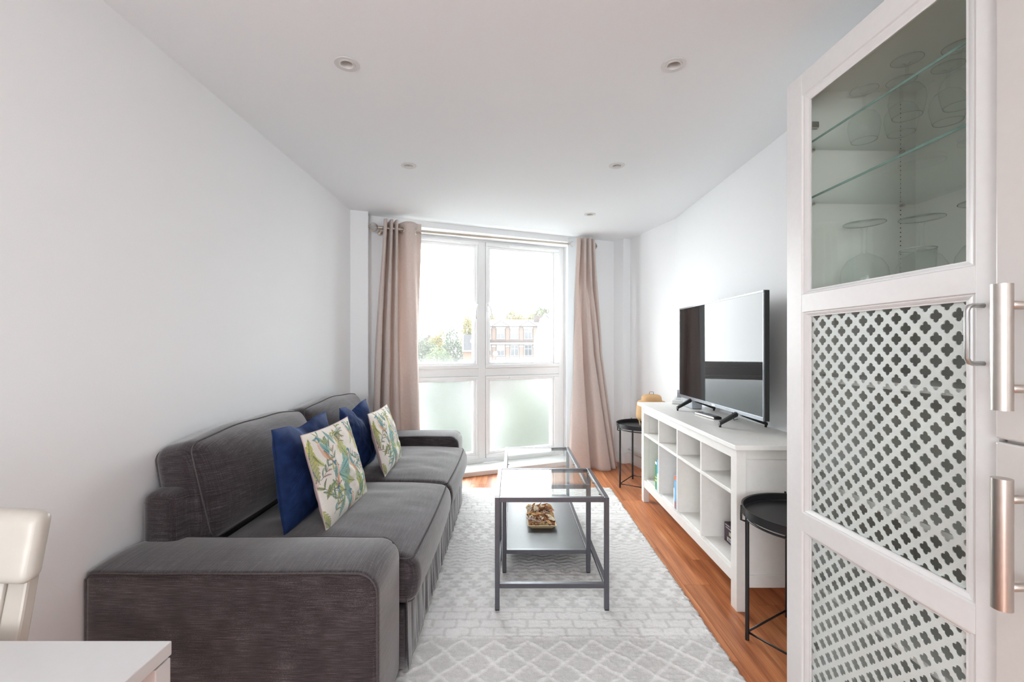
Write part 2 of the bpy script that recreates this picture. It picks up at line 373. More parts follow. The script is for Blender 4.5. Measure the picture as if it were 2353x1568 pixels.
# boxed pipe trunking low on the angled wall
dg = (Vector(G)-F).normalized(); nn = Vector((-dg.y, dg.x)) * (1 if Vector((-dg.y, dg.x)).x < 0 else -1)
a0 = F+dg*.03; a1 = F+dg*.70
o = MB().prism([tuple(a0), tuple(a1), tuple(a1+nn*.022), tuple(a0+nn*.022)], .115, .175).build('trim_1', M['trim'], recalc=True, bevel=.005); tag(o, kind='structure')
m = MB()
m.tube([(*(a0+nn*.034), .145), (*(a1+nn*.034), .145)], .008, 8); o2 = m.build('pipe', M['trim'], o, smooth=True)
# window board
o = MB(win).box(t0, t1, -.012, .26, 0, .045).build('trim_2', M['trim'], bevel=.008, seg=3); tag(o, kind='structure')

# ================================================================== window
wr = empty('window_1', win(1.083, .255, .045)); tag(wr, kind='structure')
off = wr.location
def wx(t, d, z): return win(t, d, z)-off
m = MB(wx)
m.box(t0, .241, .255, .33, .045, ZL); m.box(1.925, t1, .255, .33, .045, ZL); m.box(.241, 1.925, .255, .33, 2.172, ZL); m.box(.241, 1.925, .255, .33, .045, .089)
m.build('window_frame', M['upvc'], wr, bevel=.003)
MB(wx).box(1.047, 1.118, .250, .33, .089, 2.172).build('mullion', M['upvc'], wr, bevel=.004)
m = MB(wx); m.box(.241, 1.047, .252, .33, .883, .956); m.box(1.118, 1.925, .252, .33, .883, .956); m.build('transom', M['upvc'], wr, bevel=.004)
def sash(ta, tb, za, zb, ga, gb, gza, gzb, glass, hside):
    def ring(a0, a1, c0, c1, b0, b1, e0, e1, d0, d1):
        m = MB(wx); m.box(a0, a1, d0, d1, c0, e0); m.box(a0, a1, d0, d1, e1, c1); m.box(a0, b0, d0, d1, e0, e1); m.box(b1, a1, d0, d1, e0, e1); return m
    s = ring(ta+.002, tb-.002, za+.002, zb-.002, ga-.022, gb+.022, gza-.022, gzb+.022, .238, .31).build('sash', M['upvc'], wr, bevel=.005, seg=2)
    ring(ga-.022, gb+.022, gza-.022, gzb+.022, ga-.006, gb+.006, gza-.006, gzb+.006, .250, .31).build('bead', M['upvc'], s, bevel=.004)
    ring(ga-.006, gb+.006, gza-.006, gzb+.006, ga, gb, gza, gzb, .256, .31).build('gasket', M['upvc'], s)
    p = MB(win).box(ga, gb, .275, .281, gza, gzb).build('pane', glass, s); p.location = -Vector(off)
    # trickle vent on the top rail
    mid = (ta+tb)/2+.03
    MB(wx).box(mid-.19, mid+.19, .226, .240, zb-.030, zb-.012).build('vent', M['upvc'], s, bevel=.003)
    MB(wx).box(mid+.13, mid+.175, .222, .228, zb-.026, zb-.016).build('vent_slider', M['trim'], s, bevel=.001)
    if hside:
        ht = tb-.022 if hside > 0 else ta+.02
        h = MB(wx).box(ht-.012, ht+.012, .226, .240, 1.50, 1.585)
        h.build('handle_plate', M['upvc'], s, bevel=.004)
        g = .024*(-hside)
        k = MB(wx); k.tube([(ht, .226, 1.565), (ht, .204, 1.562), (ht+g*.25, .196, 1.545), (ht+g*.7, .192, 1.51), (ht+g, .190, 1.46), (ht+g, .190, 1.425)], [.0085, .0085, .009, .009, .0085, .0075], 10)
        k.build('handle', M['upvc'], s, smooth=True)
        k = MB(wx); k.tube([(ht, .2025, 1.553), (ht, .200, 1.553)], .006, 12); k.build('lock', M['dark_plastic'], s)
sash(.241, 1.047, .956, 2.172, .324, .998, 1.014, 2.113, M['glass_pane'], 1)
sash(1.118, 1.925, .956, 2.172, 1.167, 1.842, 1.014, 2.113, M['glass_pane'], -1)
sash(.241, 1.047, .089, .883, .324, .998, .150, .836, M['frosted'], 0)
sash(1.118, 1.925, .089, .883, 1.167, 1.842, .150, .836, M['frosted'], 0)

# ================================================================== ceiling lamps
def downlight():
    r = empty('ceiling_lamp')
    MB().lathe([(.0315, .004), (.0315, -.002), (.046, -.002), (.0465, -.001), (.0465, .0), (.046, .0)], n=40).build('outer_ring', M['white_plastic'], r, smooth=True, angle=30)
    MB().lathe([(.031, .012), (.031, -.0035), (.0245, -.0035), (.0235, -.001), (.0225, .030), (.0225, .034)], n=40).build('inner_ring', M['white_plastic'], r, smooth=True, angle=35)
    MB().lathe([(.0222, .032), (.0222, .022), (.019, .020), (.0005, .0195)], n=32).build('lamp', M['lamp_face'], r, smooth=True, angle=30)
    m = MB()
    for k in range(7):
        a = k*2*PI/6; q = 0 if k == 6 else .0115
        m.lathe([(.0045, .0195), (.003, .0165), (.0003, .0158)], (q*math.cos(a), q*math.sin(a), 0), 10)
    m.build('diodes', M['clear_glass'], r, smooth=True)
    return r
M['lamp_face'] = plain('lamp_reflector', (.7, .7, .68, 1), .25, metal=.3)
lab = ['white recessed ceiling lamp nearest the camera above the grey sofa', 'white recessed ceiling lamp nearest the camera on the cabinet side',
       'white recessed ceiling lamp second from the camera above the sofa', 'white recessed ceiling lamp second from the camera above the television',
       'small white recessed ceiling lamp closest to the window, beside the curtain']
d0 = None
for (x, y), l in zip(LAMPS, lab):
    d0 = downlight() if d0 is None else copy_tree(d0)
    d0.location = (x, y, ZC-.0005); tag(d0, l, 'ceiling lamp', 'recessed ceiling lamps')

# ================================================================== curtains
def lerp(a, b, t): return a+(b-a)*t
def sm(a, b, x):
    x = max(0, min(1, (x-a)/(b-a))); return x*x*(3-2*x)
ZR0, ZR1 = 2.127, 2.153            # rod height at its two ends
def rodz(t): return lerp(ZR0, ZR1, (t-.04)/2.08)
rr = empty('curtain_rod', win(.04, -.09, ZR0)); tag(rr, 'brushed nickel curtain rod with wire ball ends above the window', 'curtain rod'); ro = rr.location
def rx(t, d, z): return win(t, d, z)-ro
m = MB(rx); m.tube([(.09, -.09, rodz(.09)), (1.05, -.09, rodz(1.05))], .0115, 14); m.tube([(1.05, -.09, rodz(1.05)), (2.07, -.09, rodz(2.07))], .0098, 14)
m.build('rod', M['satin_nickel'], rr, smooth=True, angle=40)
def finial(t, s):
    m = MB(rx); z = rodz(t)
    m.tube([(t+s*.030, -.09, z), (t+s*.036, -.09, z), (t+s*.0365, -.09, z), (t+s*.085, -.09, z)], [.010, .010, .0155, .0155], 14)
    f = m.build('finial', M['satin_nickel'], rr, smooth=True, angle=40)
    w = MB(rx)
    for k in range(14):
        a = k*2*PI/14
        w.tube([(t-.033*math.cos(q), -.09+.034*math.sin(q)*math.cos(a), z+.034*math.sin(q)*math.sin(a)) for q in [i*PI/12 for i in range(13)]], .0019, 5)
    w.tube([(t-s*.037, -.09, z), (t-s*.031, -.09, z)], .008, 10)
    w.build('wire_cage', M['satin_nickel'], f, smooth=True)
finial(.042, 1); finial(2.123, -1)
for t in (.105, 2.075):
    m = MB(rx); m.tube([(t, -.09, rodz(t)-.018), (t, -.02, rodz(t)-.022), (t, -.001, rodz(t)-.022)], .007, 8); m.tube([(t, -.006, rodz(t)-.022), (t, 0, rodz(t)-.022)], .022, 14)
    m.build('bracket', M['satin_nickel'], rr, smooth=True, angle=40)
def catmull(P, n):
    """smooth curve through 2D points, n samples by arc length"""
    P = [np.array(p, float) for p in P]; P = [2*P[0]-P[1]]+P+[2*P[-1]-P[-2]]; out = []
    for i in range(1, len(P)-2):
        for k in range(24):
            t = k/24; a, b, c, d = P[i-1:i+3]
            out.append(.5*((2*b)+(-a+c)*t+(2*a-5*b+4*c-d)*t*t+(-a+3*b-3*c+d)*t**3))
    out.append(P[-2]); out = np.array(out); L = np.r_[0, np.cumsum(np.linalg.norm(np.diff(out, axis=0), axis=1))]
    q = np.linspace(0, L[-1], n); return np.c_[np.interp(q, L, out[:, 0]), np.interp(q, L, out[:, 1])]
def curtain(name, top, mid, bot, ztop, zbot, label, nu=260, nv=90, hem=0.0, seed=0, cat='curtain'):
    T, Mi, Bo = catmull(top, nu), catmull(mid, nu), catmull(bot, nu)
    c = win(*Bo.mean(axis=0), 0)
    root = empty(name, c); tag(root, label, cat, 'curtains at the window')
    m = MB(lambda t, d, z: win(t, d, z)-c)
    vs = []
    for j in range(nv):
        q = j/(nv-1)
        for i in range(nu):
            if q < .5: e = sm(0, 1, q/.5)*.5+q; p = lerp(T[i], Mi[i], e)
            else: e = (q-.5)/.5; p = lerp(Mi[i], Bo[i], e)
            z = lerp(ztop(T[i][0]), zbot, q)
            w = mnoise.noise(Vector((i*.03+seed, j*.05, 3.1)))*.006*min(1, q*6)
            vs.append((p[0]+w*.5, p[1]+w, z))
    m.add(vs, [(j*nu+i, (j+1)*nu+i, (j+1)*nu+i+1, j*nu+i+1) for j in range(nv-1) for i in range(nu-1)])
    m.build('fabric', M['curtain'], root, smooth=True, solid=.003)
    return root, c
def grommet(root, c, t, d, z, ang):
    """metal eyelet ring lying in the cloth; ang turns its axis away from the rod direction"""
    ax = (math.cos(ang), math.sin(ang)); m = MB(lambda t_, d_, z_: win(t_, d_, z_)-c)
    m.tube([(t-ax[1]*.024*math.cos(q), d+ax[0]*.024*math.cos(q), z+.024*math.sin(q)) for q in [i*2*PI/28 for i in range(28)]], .0055, 8, closed=True)
    m.build('eyelet', M['satin_nickel'], root, smooth=True)
# left-hand curtain : four tight folds, then a wide flat bay and the trailing edge
topL = [(.118, -.135), (.128, -.15), (.142, -.14), (.150, -.06), (.158, -.03), (.166, -.06), (.170, -.13), (.180, -.152), (.190, -.13), (.194, -.06), (.201, -.03), (.208, -.06), (.212, -.13), (.221, -.152), (.229, -.13), (.233, -.06), (.240, -.03), (.252, -.03), (.268, -.075), (.295, -.125), (.335, -.135), (.365, -.115), (.385, -.085), (.405, -.07), (.432, -.075)]
midL = [(.055, -.10), (.062, -.14), (.085, -.145), (.100, -.13), (.106, -.07), (.115, -.04), (.124, -.07), (.130, -.13), (.150, -.15), (.168, -.13), (.173, -.07), (.182, -.04), (.192, -.07), (.197, -.125), (.215, -.145), (.230, -.13), (.240, -.08), (.252, -.05), (.27, -.06), (.29, -.09), (.325, -.145), (.372, -.155), (.395, -.10), (.402, -.07), (.405, -.055)]
botL = [(.020, -.08), (.026, -.12), (.05, -.125), (.068, -.11), (.077, -.06), (.088, -.035), (.098, -.06), (.104, -.11), (.13, -.13), (.155, -.115), (.165, -.06), (.180, -.04), (.194, -.06), (.20, -.105), (.225, -.12), (.25, -.11), (.262, -.08), (.275, -.06), (.30, -.065), (.325, -.09), (.36, -.125), (.405, -.13), (.425, -.10), (.428, -.07), (.425, -.05)]
cu, cc = curtain('curtain', topL, midL, botL, lambda t: rodz(t)+.062, .03, 'taupe eyelet curtain behind the grey sofa, bunched left of the window')
grommet(cu, cc, .266, -.09, rodz(.27)-.008, .75); grommet(cu, cc, .382, -.09, rodz(.38)-.008, -.55)
# right-hand curtain : gathered tight at the rod, spreading into deep folds on the floor
topR = [(1.897, -.15), (1.905, -.155), (1.928, -.15), (1.945, -.14), (1.953, -.06), (1.962, -.03), (1.972, -.06), (1.978, -.14), (1.992, -.15), (2.008, -.14), (2.014, -.06), (2.022, -.03), (2.03, -.06), (2.036, -.14), (2.050, -.15), (2.062, -.14), (2.068, -.06), (2.076, -.03), (2.084, -.06), (2.09, -.13), (2.103, -.14)]
midR = [(1.862, -.10), (1.875, -.135), (1.91, -.165), (1.955, -.16), (1.972, -.11), (1.985, -.08), (2.0, -.105), (2.012, -.17), (2.045, -.185), (2.075, -.165), (2.084, -.12), (2.092, -.10), (2.10, -.12), (2.106, -.16), (2.125, -.175), (2.14, -.165), (2.146, -.12), (2.151, -.10), (2.157, -.12), (2.163, -.15), (2.178, -.15)]
botR = [(1.835, -.09), (1.842, -.15), (1.90, -.22), (1.975, -.25), (2.005, -.22), (2.022, -.17), (2.045, -.21), (2.06, -.30), (2.11, -.335), (2.165, -.32), (2.178, -.26), (2.188, -.22), (2.198, -.25), (2.204, -.29), (2.23, -.30), (2.25, -.27), (2.252, -.20), (2.255, -.15), (2.262, -.15), (2.275, -.19), (2.295, -.24)]
cu, cc = curtain('curtain', topR, midR, botR, lambda t: rodz(t)+.062, .004, 'taupe eyelet curtain spreading onto the floor by the black tray table', seed=9)
# white blackout lining folded past its leading edge
m = MB(lambda t, d, z: win(t, d, z)-cc)
def lin(a, b):
    t = lerp(lerp(1.835, 1.90, a), lerp(1.822, 1.845, a), b); d = lerp(lerp(-.085, -.145, a), lerp(-.075, -.12, a), b) - .004*math.sin(b*9+a*2)
    return (t, d, lerp(rodz(1.87)+.055, .01, b))
m.grid(lin, 14, 60); m.build('lining', M['lining'], cu, smooth=True, solid=.0015)
grommet(cu, cc, 1.872, -.118, rodz(1.87)-.006, .9)

# ================================================================== sofa
def rbox(hx, hy, hz, r, n=14, fn=None, m=None, c=(0, 0, 0)):
    """rounded box, each face an n x n grid, optional deform fn(x,y,z,ux,uy,uz)"""
    m = m or MB()
    for ax in range(3):
        for sg in (-1, 1):
            vs = []; fs = []
            for j in range(n):
                for i in range(n):
                    # denser sampling near edges
                    a = math.sin((i/(n-1)-.5)*PI)*.35 + (i/(n-1)*2-1)*.65; b = math.sin((j/(n-1)-.5)*PI)*.35 + (j/(n-1)*2-1)*.65
                    a = max(-1, min(1, a)); b = max(-1, min(1, b))
                    q = [0, 0, 0]; q[ax] = sg; q[(ax+1) % 3] = a; q[(ax+2) % 3] = b
                    p = Vector((q[0]*hx, q[1]*hy, q[2]*hz))
                    k = Vector((max(-hx+r, min(hx-r, p.x)), max(-hy+r, min(hy-r, p.y)), max(-hz+r, min(hz-r, p.z))))
                    d = p-k
                    if d.length > 1e-9: p = k+d.normalized()*r
                    x, y, z = p
                    if fn: x, y, z = fn(x, y, z, x/hx, y/hy, z/hz)
                    vs.append((x+c[0], y+c[1], z+c[2]))
            for j in range(n-1):
                for i in range(n-1):
                    a0 = j*n+i; f = (a0, a0+1, a0+n+1, a0+n); fs.append(f if sg > 0 else f[::-1])
            m.add(vs, fs)
    return m
def weld(o, d=1e-5):
    bm = bmesh.new(); bm.from_mesh(o.data); bmesh.ops.remove_doubles(bm, verts=bm.verts, dist=d); bm.to_mesh(o.data); bm.free()
    o.data.polygons.foreach_set('use_smooth', [True]*len(o.data.polygons)); return o
def rrect(hx, hy, r, n=8, side=24):
    pts = []
    for cx_, cy_, a in ((hx-r, hy-r, 0), (-hx+r, hy-r, PI/2), (-hx+r, -hy+r, PI), (hx-r, -hy+r, 1.5*PI)):
        pts += [(cx_+r*math.cos(a+k*PI/2/n), cy_+r*math.sin(a+k*PI/2/n)) for k in range(n+1)]
    out = []
    for (a, b) in zip(pts, pts[1:]+pts[:1]):
        L = math.dist(a, b); k = max(1, int(L/.04)); out += [(lerp(a[0], b[0], i/k), lerp(a[1], b[1], i/k)) for i in range(k)]
    return out
SX0, SX1, SY0, SY1 = -1.262, -.394, 1.341, 3.625
sofa = empty('sofa', ((SX0+SX1)/2, (SY0+SY1)/2, 0)); so = sofa.location.copy()
tag(sofa, 'charcoal grey fabric sofa with wide arms along the white wall', 'sofa')
def SL(x, y, z): return (x-so.x, y-so.y, z)
def sofapart(name, cx_, cy_, cz_, hx, hy, hz, r, fn=None, n=16, mat='sofa', parent=None):
    m = rbox(hx, hy, hz, r, n, fn, None, SL(cx_, cy_, cz_)); return weld(m.build(name, M[mat], parent or sofa, smooth=True))
def wr_noise(seed, amp, sc=6): return lambda x, y, z: mnoise.noise(Vector((x*sc+seed, y*sc, z*sc)))*amp
# arms : front edge nearly square with rounded top-front corner
def arm(y0, y1, seed):
    hx = (SX1-SX0)/2; hy = (y1-y0)/2; hz = .235; nz = wr_noise(seed, .004, 4)
    def fn(x, y, z, ux, uy, uz):
        # round the front top corner seen from the side
        r = .065; fx, fz = hx-r, hz-r
        if x > fx and z > fz:
            d = math.hypot(x-fx, z-fz)
            mx_ = max(x-fx, z-fz)
            if d > 1e-6: k = mx_/d; x = fx+(x-fx)*k; z = fz+(z-fz)*k
        crown = .011*(1-uy*uy)*max(0, uz)
        e = nz(x, y, z)
        return x+.006*(1-uy*uy)*max(0, ux)*(1-uz*uz), y+e*.5, z+crown+(e if uz > .5 else 0)
    cx_, cy_, cz_ = (SX0+SX1)/2, (y0+y1)/2, .265
    a = sofapart('arm', cx_, cy_, cz_, hx, hy, hz, .014, fn, 34)
    for s in (-1, 1):
        m = MB(); e = hy-.003; pts = []
        pts.append((-hx+.004, s*e, -hz+.01))
        pts += [(-hx+.004, s*e, lerp(-hz+.01, hz-.02, k/6)) for k in range(1, 7)]
        pts += [(-hx+.02+.0, s*e, hz-.003)]
        pts += [(lerp(-hx+.02, hx-.068, k/24), s*e, hz-.0025+nz(lerp(-hx+.02, hx-.068, k/24), s*e, hz)) for k in range(1, 25)]
        pts += [(hx-.068+.064*math.sin(q), s*e, hz-.066+.064*math.cos(q)) for q in [k*PI/2/8 for k in range(1, 9)]]
        pts += [(hx-.004, s*e, lerp(hz-.066, -hz+.01, k/8)) for k in range(1, 9)]
        m.tube([SL(cx_+p[0], cy_+p[1], cz_+p[2]) for p in pts], .0032, 6); m.build('piping', M['piping'], a, smooth=True)
arm(SY0, 1.60, 1.3); arm(3.365, SY1, 8.1)
# back frame with soft rounded top
def fnb(x, y, z, ux, uy, uz): return x, y, z
sofapart('back_frame', -1.196, (1.538+3.60)/2, .50, .070, (3.60-1.538)/2, .180, .045, fnb, 14)
# base with slip-cover skirt
sofapart('base', -.80, (1.595+3.37)/2, .135, .425, (3.37-1.595)/2, .105, .01, None, 4)
def skirtfn(a, b):
    y = lerp(1.603, 3.362, a); z = lerp(.29, .028, b)
    w = .003*math.sin(a*95+2*math.sin(a*17))*(.25+.75*abs(math.sin(a*23))) + .006*mnoise.noise(Vector((a*60, b*1.2, 5)))
    fl_ = .5+.5*b
    return SL(-.372+w*fl_+.006*b, y, z)
o = MB().grid(skirtfn, 300, 14).build('skirt', M['sofa'], sofa, smooth=True, solid=.004)
for x, y in ((-1.17, 1.40), (-1.17, 3.56), (-.47, 1.40), (-.47, 3.56)):
    MB().box(*sorted((SL(x-.03, 0, 0)[0], SL(x+.03, 0, 0)[0])), *sorted((SL(0, y-.03, 0)[1], SL(0, y+.03, 0)[1])), .0132 if x > -.6 else .0, .035).build('leg', M['black_wood'], sofa)
# seat cushions
def seatcushion(y0, y1, seed):
    hx, hy, hz = .385, (y1-y0)/2-.002, .085; cx_, cy_, cz_ = -.735, (y0+y1)/2, .345
    nz = wr_noise(seed, .010, 5); n2 = wr_noise(seed+5, .004, 17)
    def fn(x, y, z, ux, uy, uz):
        c = (1-abs(ux)**3)*(1-abs(uy)**3.2)
        dz = .030*c*max(0, uz)
        e = nz(x, y*1.8, z)*c + n2(x*.5, y*1.5, z)*c
        fx = max(0, ux)**6*(.022*(1-uz*uz) + .010*(1-uy*uy))
        sag = -.008*max(0, ux)**4
        return x+fx+e*.3*max(0, ux), y+.004*(1-ux*ux)*uy, z+dz+(e if uz > 0 else 0)+sag
    s = sofapart('seat_cushion', cx_, cy_, cz_, hx, hy, hz, .035, fn, 40)
    for zs in (1, -1):
        m = MB(); pts = []
        q = .035*.293
        for (px, py) in rrect(hx-q+.0012, hy-q+.0012, .035-q):
            z = zs*(hz-q+.001); x, y, z = fn(px, py, z, px/hx, py/hy, z/hz); pts.append(SL(cx_+x, cy_+y, cz_+z))
        m.tube(pts, .0032, 6, closed=True); m.build('piping', M['piping'], s, smooth=True)
seatcushion(1.602, 2.482, 2.2); seatcushion(2.484, 3.362, 14.7)
# back cushions : boxed, bulging at the front, leaning back on the frame
def backcushion(y0, y1, seed):
    hx, hy, hz = .075, (y1-y0)/2-.003, .185
    ang = .235; cy_ = (y0+y1)/2; base = Vector((-1.128, cy_, .452))
    nz = wr_noise(seed, .006, 4); n2 = wr_noise(seed+3, .004, 12)
    def fn(x, y, z, ux, uy, uz):
        c = (1-abs(uy)**3)*(1-abs(uz)**2.6)
        e = (nz(x, y, z*1.6)+n2(x, y*1.6, z)*.6)*max(.15, c)
        x += (.115*c*max(0, ux)) + e
        z += .030*(1-uy*uy)*max(0, uz) + .003*math.sin(uy*7+seed)*max(0, uz)*(1-uy*uy)
        y += .012*uy*(1-uz*uz)
        # lean, and the lower rear slides forward off the frame
        z += hz; X = x*math.cos(ang) - z*math.sin(ang); Z = x*math.sin(ang) + z*math.cos(ang)
        return X, y, Z
    m = rbox(hx, hy, hz, .045, 40, fn, None, SL(base.x, base.y, base.z)); s = weld(m.build('back_cushion', M['sofa'], sofa, smooth=True))
    q = .045*.293
    for xs in (1, -1):
        pts = []
        for (py, pz) in rrect(hy-q+.0012, hz-q+.0012, .045-q):
            x = xs*(hx-q+.001); X, Y, Z = fn(x, py, pz, x/hx, py/hy, pz/hz); pts.append(SL(base.x+X, base.y+Y, base.z+Z))
        MB().tube(pts, .0032, 6, closed=True).build('piping', M['piping'], s, smooth=True)
backcushion(1.610, 2.485, 4.4); backcushion(2.490, 3.36, 21.0)

# ================================================================== scatter cushions
def scatter(name, o, right, up, w, h, th, seed, matf, matb, label, group, ridges=False, paint=None, bend=0.0, dent=0.0):
    """two sheets sewn along pinched edges. o = middle of the lower edge, right/up unit axes, front normal = right x up"""
    right = Vector(right).normalized(); up = Vector(up); up = (up-right*up.dot(right)).normalized(); nor = right.cross(up)
    o = Vector(o)
    def P(u, v, side, NU, extra=0):
        a, b = u*2-1, v*2-1
        prof = max(0, (1-abs(a)**2.6))*max(0, (1-abs(b)**2.6)); prof = prof**.55
        pin = .045
        x = a*w/2*(1-pin*(1-b*b)); y = v*h; yc = h/2+(b*h/2)*(1-pin*(1-a*a))
        e = mnoise.noise(Vector((a*2.3+seed, b*2.3, side)))*.012*prof + mnoise.noise(Vector((a*6+seed, b*6, side)))*.004*prof
        d = side*(th/2*prof*(1+.15*b*-1)+e+extra)
        d -= bend*(b*b)*.5
        if dent: d -= dent*math.exp(-(a*a)/.10)*sm(.1, 1, b)
        yc -= dent*1.2*math.exp(-(a*a)/.12)*sm(.3, 1, b)
        return o+right*x+up*yc+nor*d
    root = empty(name, o); tag(root, label, 'cushion', group); c = o
    N = 230
    me = bpy.data.meshes.new('front_panel')
    co = np.zeros((N*N, 3)); 
    for j in range(N):
        for i in range(N):
            u, v = i/(N-1), j/(N-1); ex = 0
            if ridges:
                a = abs(u-.5); ex = .0017*math.sin(2*PI*(v*1.0+a*.62+.03*math.sin(v*7))*h/.0085)
                ex *= min(1, 8*min(u, v, 1-u, 1-v))
            co[j*N+i] = P(u, v, 1, N, ex)-c
    idx = np.arange((N-1)*(N-1)); jj, ii = idx//(N-1), idx % (N-1); a0 = jj*N+ii
    me.from_pydata(co.tolist(), [], np.c_[a0, a0+1, a0+N+1, a0+N].tolist()); me.materials.append(matf)
    me.polygons.foreach_set('use_smooth', [True]*len(me.polygons))
    if paint is not None:
        U, V = np.meshgrid(np.linspace(0, 1, N), np.linspace(0, 1, N)); colr = paint(U, V)
        at = me.color_attributes.new('tint', 'FLOAT_COLOR', 'POINT'); rgba = np.ones((N*N, 4), np.float32); rgba[:, :3] = colr.reshape(-1, 3); at.data.foreach_set('color', rgba.ravel())
    f = bpy.data.objects.new('front_panel', me); COL.objects.link(f); f.parent = root
    m = MB(); K = 60
    m.grid(lambda u, v: P(1-u, v, -1, K)-c, K, K); m.build('back_panel', matb, root, smooth=True)
    edge = [(k/40, 0) for k in range(40)]+[(1, k/40) for k in range(40)]+[(1-k/40, 1) for k in range(40)]+[(0, 1-k/40) for k in range(40)]
    m = MB(); m.tube([P(u, v, 1, 0)-c for u, v in edge], .0022, 5, closed=True); m.build('seam', matb, root, smooth=True)
    return root
# ---- botanical print (flat print on the cloth)
def lin3(r, g, b): return np.array(srgb(r, g, b)[:3])
def botanical(seed):
    rg = np.random.RandomState(seed)
    def paint(U, V):
        C_ = np.ones(U.shape+(3,))*lin3(238, 233, 224)
        def put(mask, col, alpha=1.0): C_[:] = C_*(1-(mask*alpha)[..., None])+np.array(col)*(mask*alpha)[..., None]
        def leafshape(x, y, ang, L, w, cols, feather=True, vein=(90, 120, 130), notch=.5):
            dx, dy = U-x, V-y; s = (dx*math.cos(ang)+dy*math.sin(ang))/L; t_ = (-dx*math.sin(ang)+dy*math.cos(ang))
            t_ = t_ - .08*L*np.sin(s*PI)
            s_ = np.clip(s, 0, 1); wid = w*np.sin(PI*s_**.8)**.75
            if feather: wid = wid*(1-notch*.45*(np.sin((s+np.abs(t_)*1.3/L)*2*PI*9) > .45))
            inside = ((s > 0) & (s < 1) & (np.abs(t_) < wid)).astype(float)
            for k, c in enumerate(cols):
                band = np.clip(1.6*(s_*len(cols)-k+.2+.5*np.sin(t_*160+k)), 0, 1) if k else np.ones_like(s)
                put(inside*band, lin3(*c), .72)
            rib = inside*(np.sin((s-np.abs(t_)*1.4/L)*2*PI*11) > .75); put(rib, lin3(*vein), .45)
            put(((s > -.05) & (s < .97) & (np.abs(t_) < .0035)).astype(float), lin3(*vein), .8)
        def ell(x, y, rx_, ry_, ang, col, alpha=.9):
            dx, dy = U-x, V-y; a = (dx*math.cos(ang)+dy*math.sin(ang))/rx_; b = (-dx*math.sin(ang)+dy*math.cos(ang))/ry_
            put(np.clip((1-(a*a+b*b))*6, 0, 1), lin3(*col), alpha)
        def sprig(x, y, ang, L, n, cols):
            for k in range(60):
                q = k/60; ell(x+L*q*math.cos(ang+.4*q), y+L*q*math.sin(ang+.4*q), .0035, .0035, 0, (96, 122, 140), .8)
            for k in range(n):
                q = (k+.6)/n; sx, sy = x+L*q*math.cos(ang+.4*q), y+L*q*math.sin(ang+.4*q)
                for sgn in (-1, 1):
                    leafshape(sx, sy, ang+sgn*rg.uniform(.5, .9), rg.uniform(.07, .11), rg.uniform(.010, .018), [cols[rg.randint(len(cols))]], feather=False, vein=(80, 100, 120))
        def parrot(x, y, s, fl):
            s *= .80
            ell(x, y-.10*s, .035*s, .12*s, fl*.35, (226, 184, 160)); ell(x+fl*.018*s, y-.05*s, .045*s, .10*s, fl*.35, (236, 205, 192))
            ell(x+fl*.035*s, y-.06*s, .034*s, .085*s, fl*.45, (120, 176, 172)); ell(x+fl*.06*s, y-.19*s, .016*s, .12*s, fl*.45, (86, 104, 140)); ell(x+fl*.05*s, y-.17*s, .012*s, .10*s, fl*.55, (214, 160, 110))
            ell(x-.004*fl*s, y+.055*s, .034*s, .04*s, 0, (84, 140, 158)); ell(x-.022*fl*s, y+.045*s, .016*s, .022*s, 0, (240, 226, 214)); ell(x-.036*fl*s, y+.03*s, .010*s, .02*s, .5, (196, 172, 90)); ell(x-.018*fl*s, y+.052*s, .004*s, .004*s, 0, (40, 44, 60))
            for k in range(4): ell(x+fl*(.03+.012*k)*s, y-(.06+.02*k)*s, .004*s, .05*s, fl*.45, (70, 110, 130), .6)
        olive, lime, teal, aqua, peach, sage = (152, 154, 60), (206, 208, 110), (104, 160, 156), (158, 200, 196), (232, 196, 170), (150, 176, 132)
        ob = .06*(seed % 3)
        leafshape(.02, .55-ob, 1.50, .46, .055, [olive, lime]); leafshape(.60, .46, 1.75, .52, .075, [sage, lime, peach]); leafshape(.92, .55, 1.60, .42, .06, [lime, peach, teal])
        leafshape(.40, .10, 1.42, .58, .085, [teal, sage, aqua]); leafshape(.78, .02, 1.80, .60, .07, [lime, sage, peach]); leafshape(.05, .02, 1.95, .32, .06, [olive, lime]); leafshape(.97, .02, 1.7, .4, .05, [lime, aqua])
        leafshape(.30, .46, .35, .34, .05, [aqua, teal]); leafshape(.55, .30, 2.5, .34, .05, [lime, aqua, teal])
        sprig(.30, .62, 1.5, .36, 5, [lime, olive, peach, sage]); sprig(.20, .20, 1.9, .34, 5, [olive, sage, peach]); sprig(.68, .10, .9, .30, 4, [lime, sage]); sprig(.86, .36, 1.9, .34, 5, [sage, aqua, peach]); sprig(.12, .38, -.9, .22, 3, [sage, olive]); sprig(.48, .78, .6, .26, 4, [lime, peach]); sprig(.52, .04, .5, .24, 4, [olive, lime]); sprig(.74, .62, -1.1, .25, 4, [aqua, peach])
        for (lx, ly, la, ll, lw, lc) in ((.22, .70, 1.2, .22, .03, [aqua, sage]), (.12, .62, 2.1, .18, .028, [lime, olive]), (.72, .72, .6, .24, .035, [lime, peach]), (.40, .80, 1.9, .20, .03, [teal, aqua]), (.66, .06, 1.1, .26, .04, [teal, lime]), (.20, .04, 1.0, .26, .04, [aqua, sage, lime]),
                                         (.86, .06, 1.2, .24, .035, [teal, sage]), (.96, .34, 2.2, .24, .035, [peach, lime]), (.30, .28, 2.2, .22, .032, [lime, sage]), (.50, .88, .3, .2, .03, [aqua, peach]), (.06, .30, .7, .2, .03, [olive, sage]), (.10, .92, -.4, .2, .028, [teal, lime])): leafshape(lx, ly, la, ll, lw, lc, notch=.3)
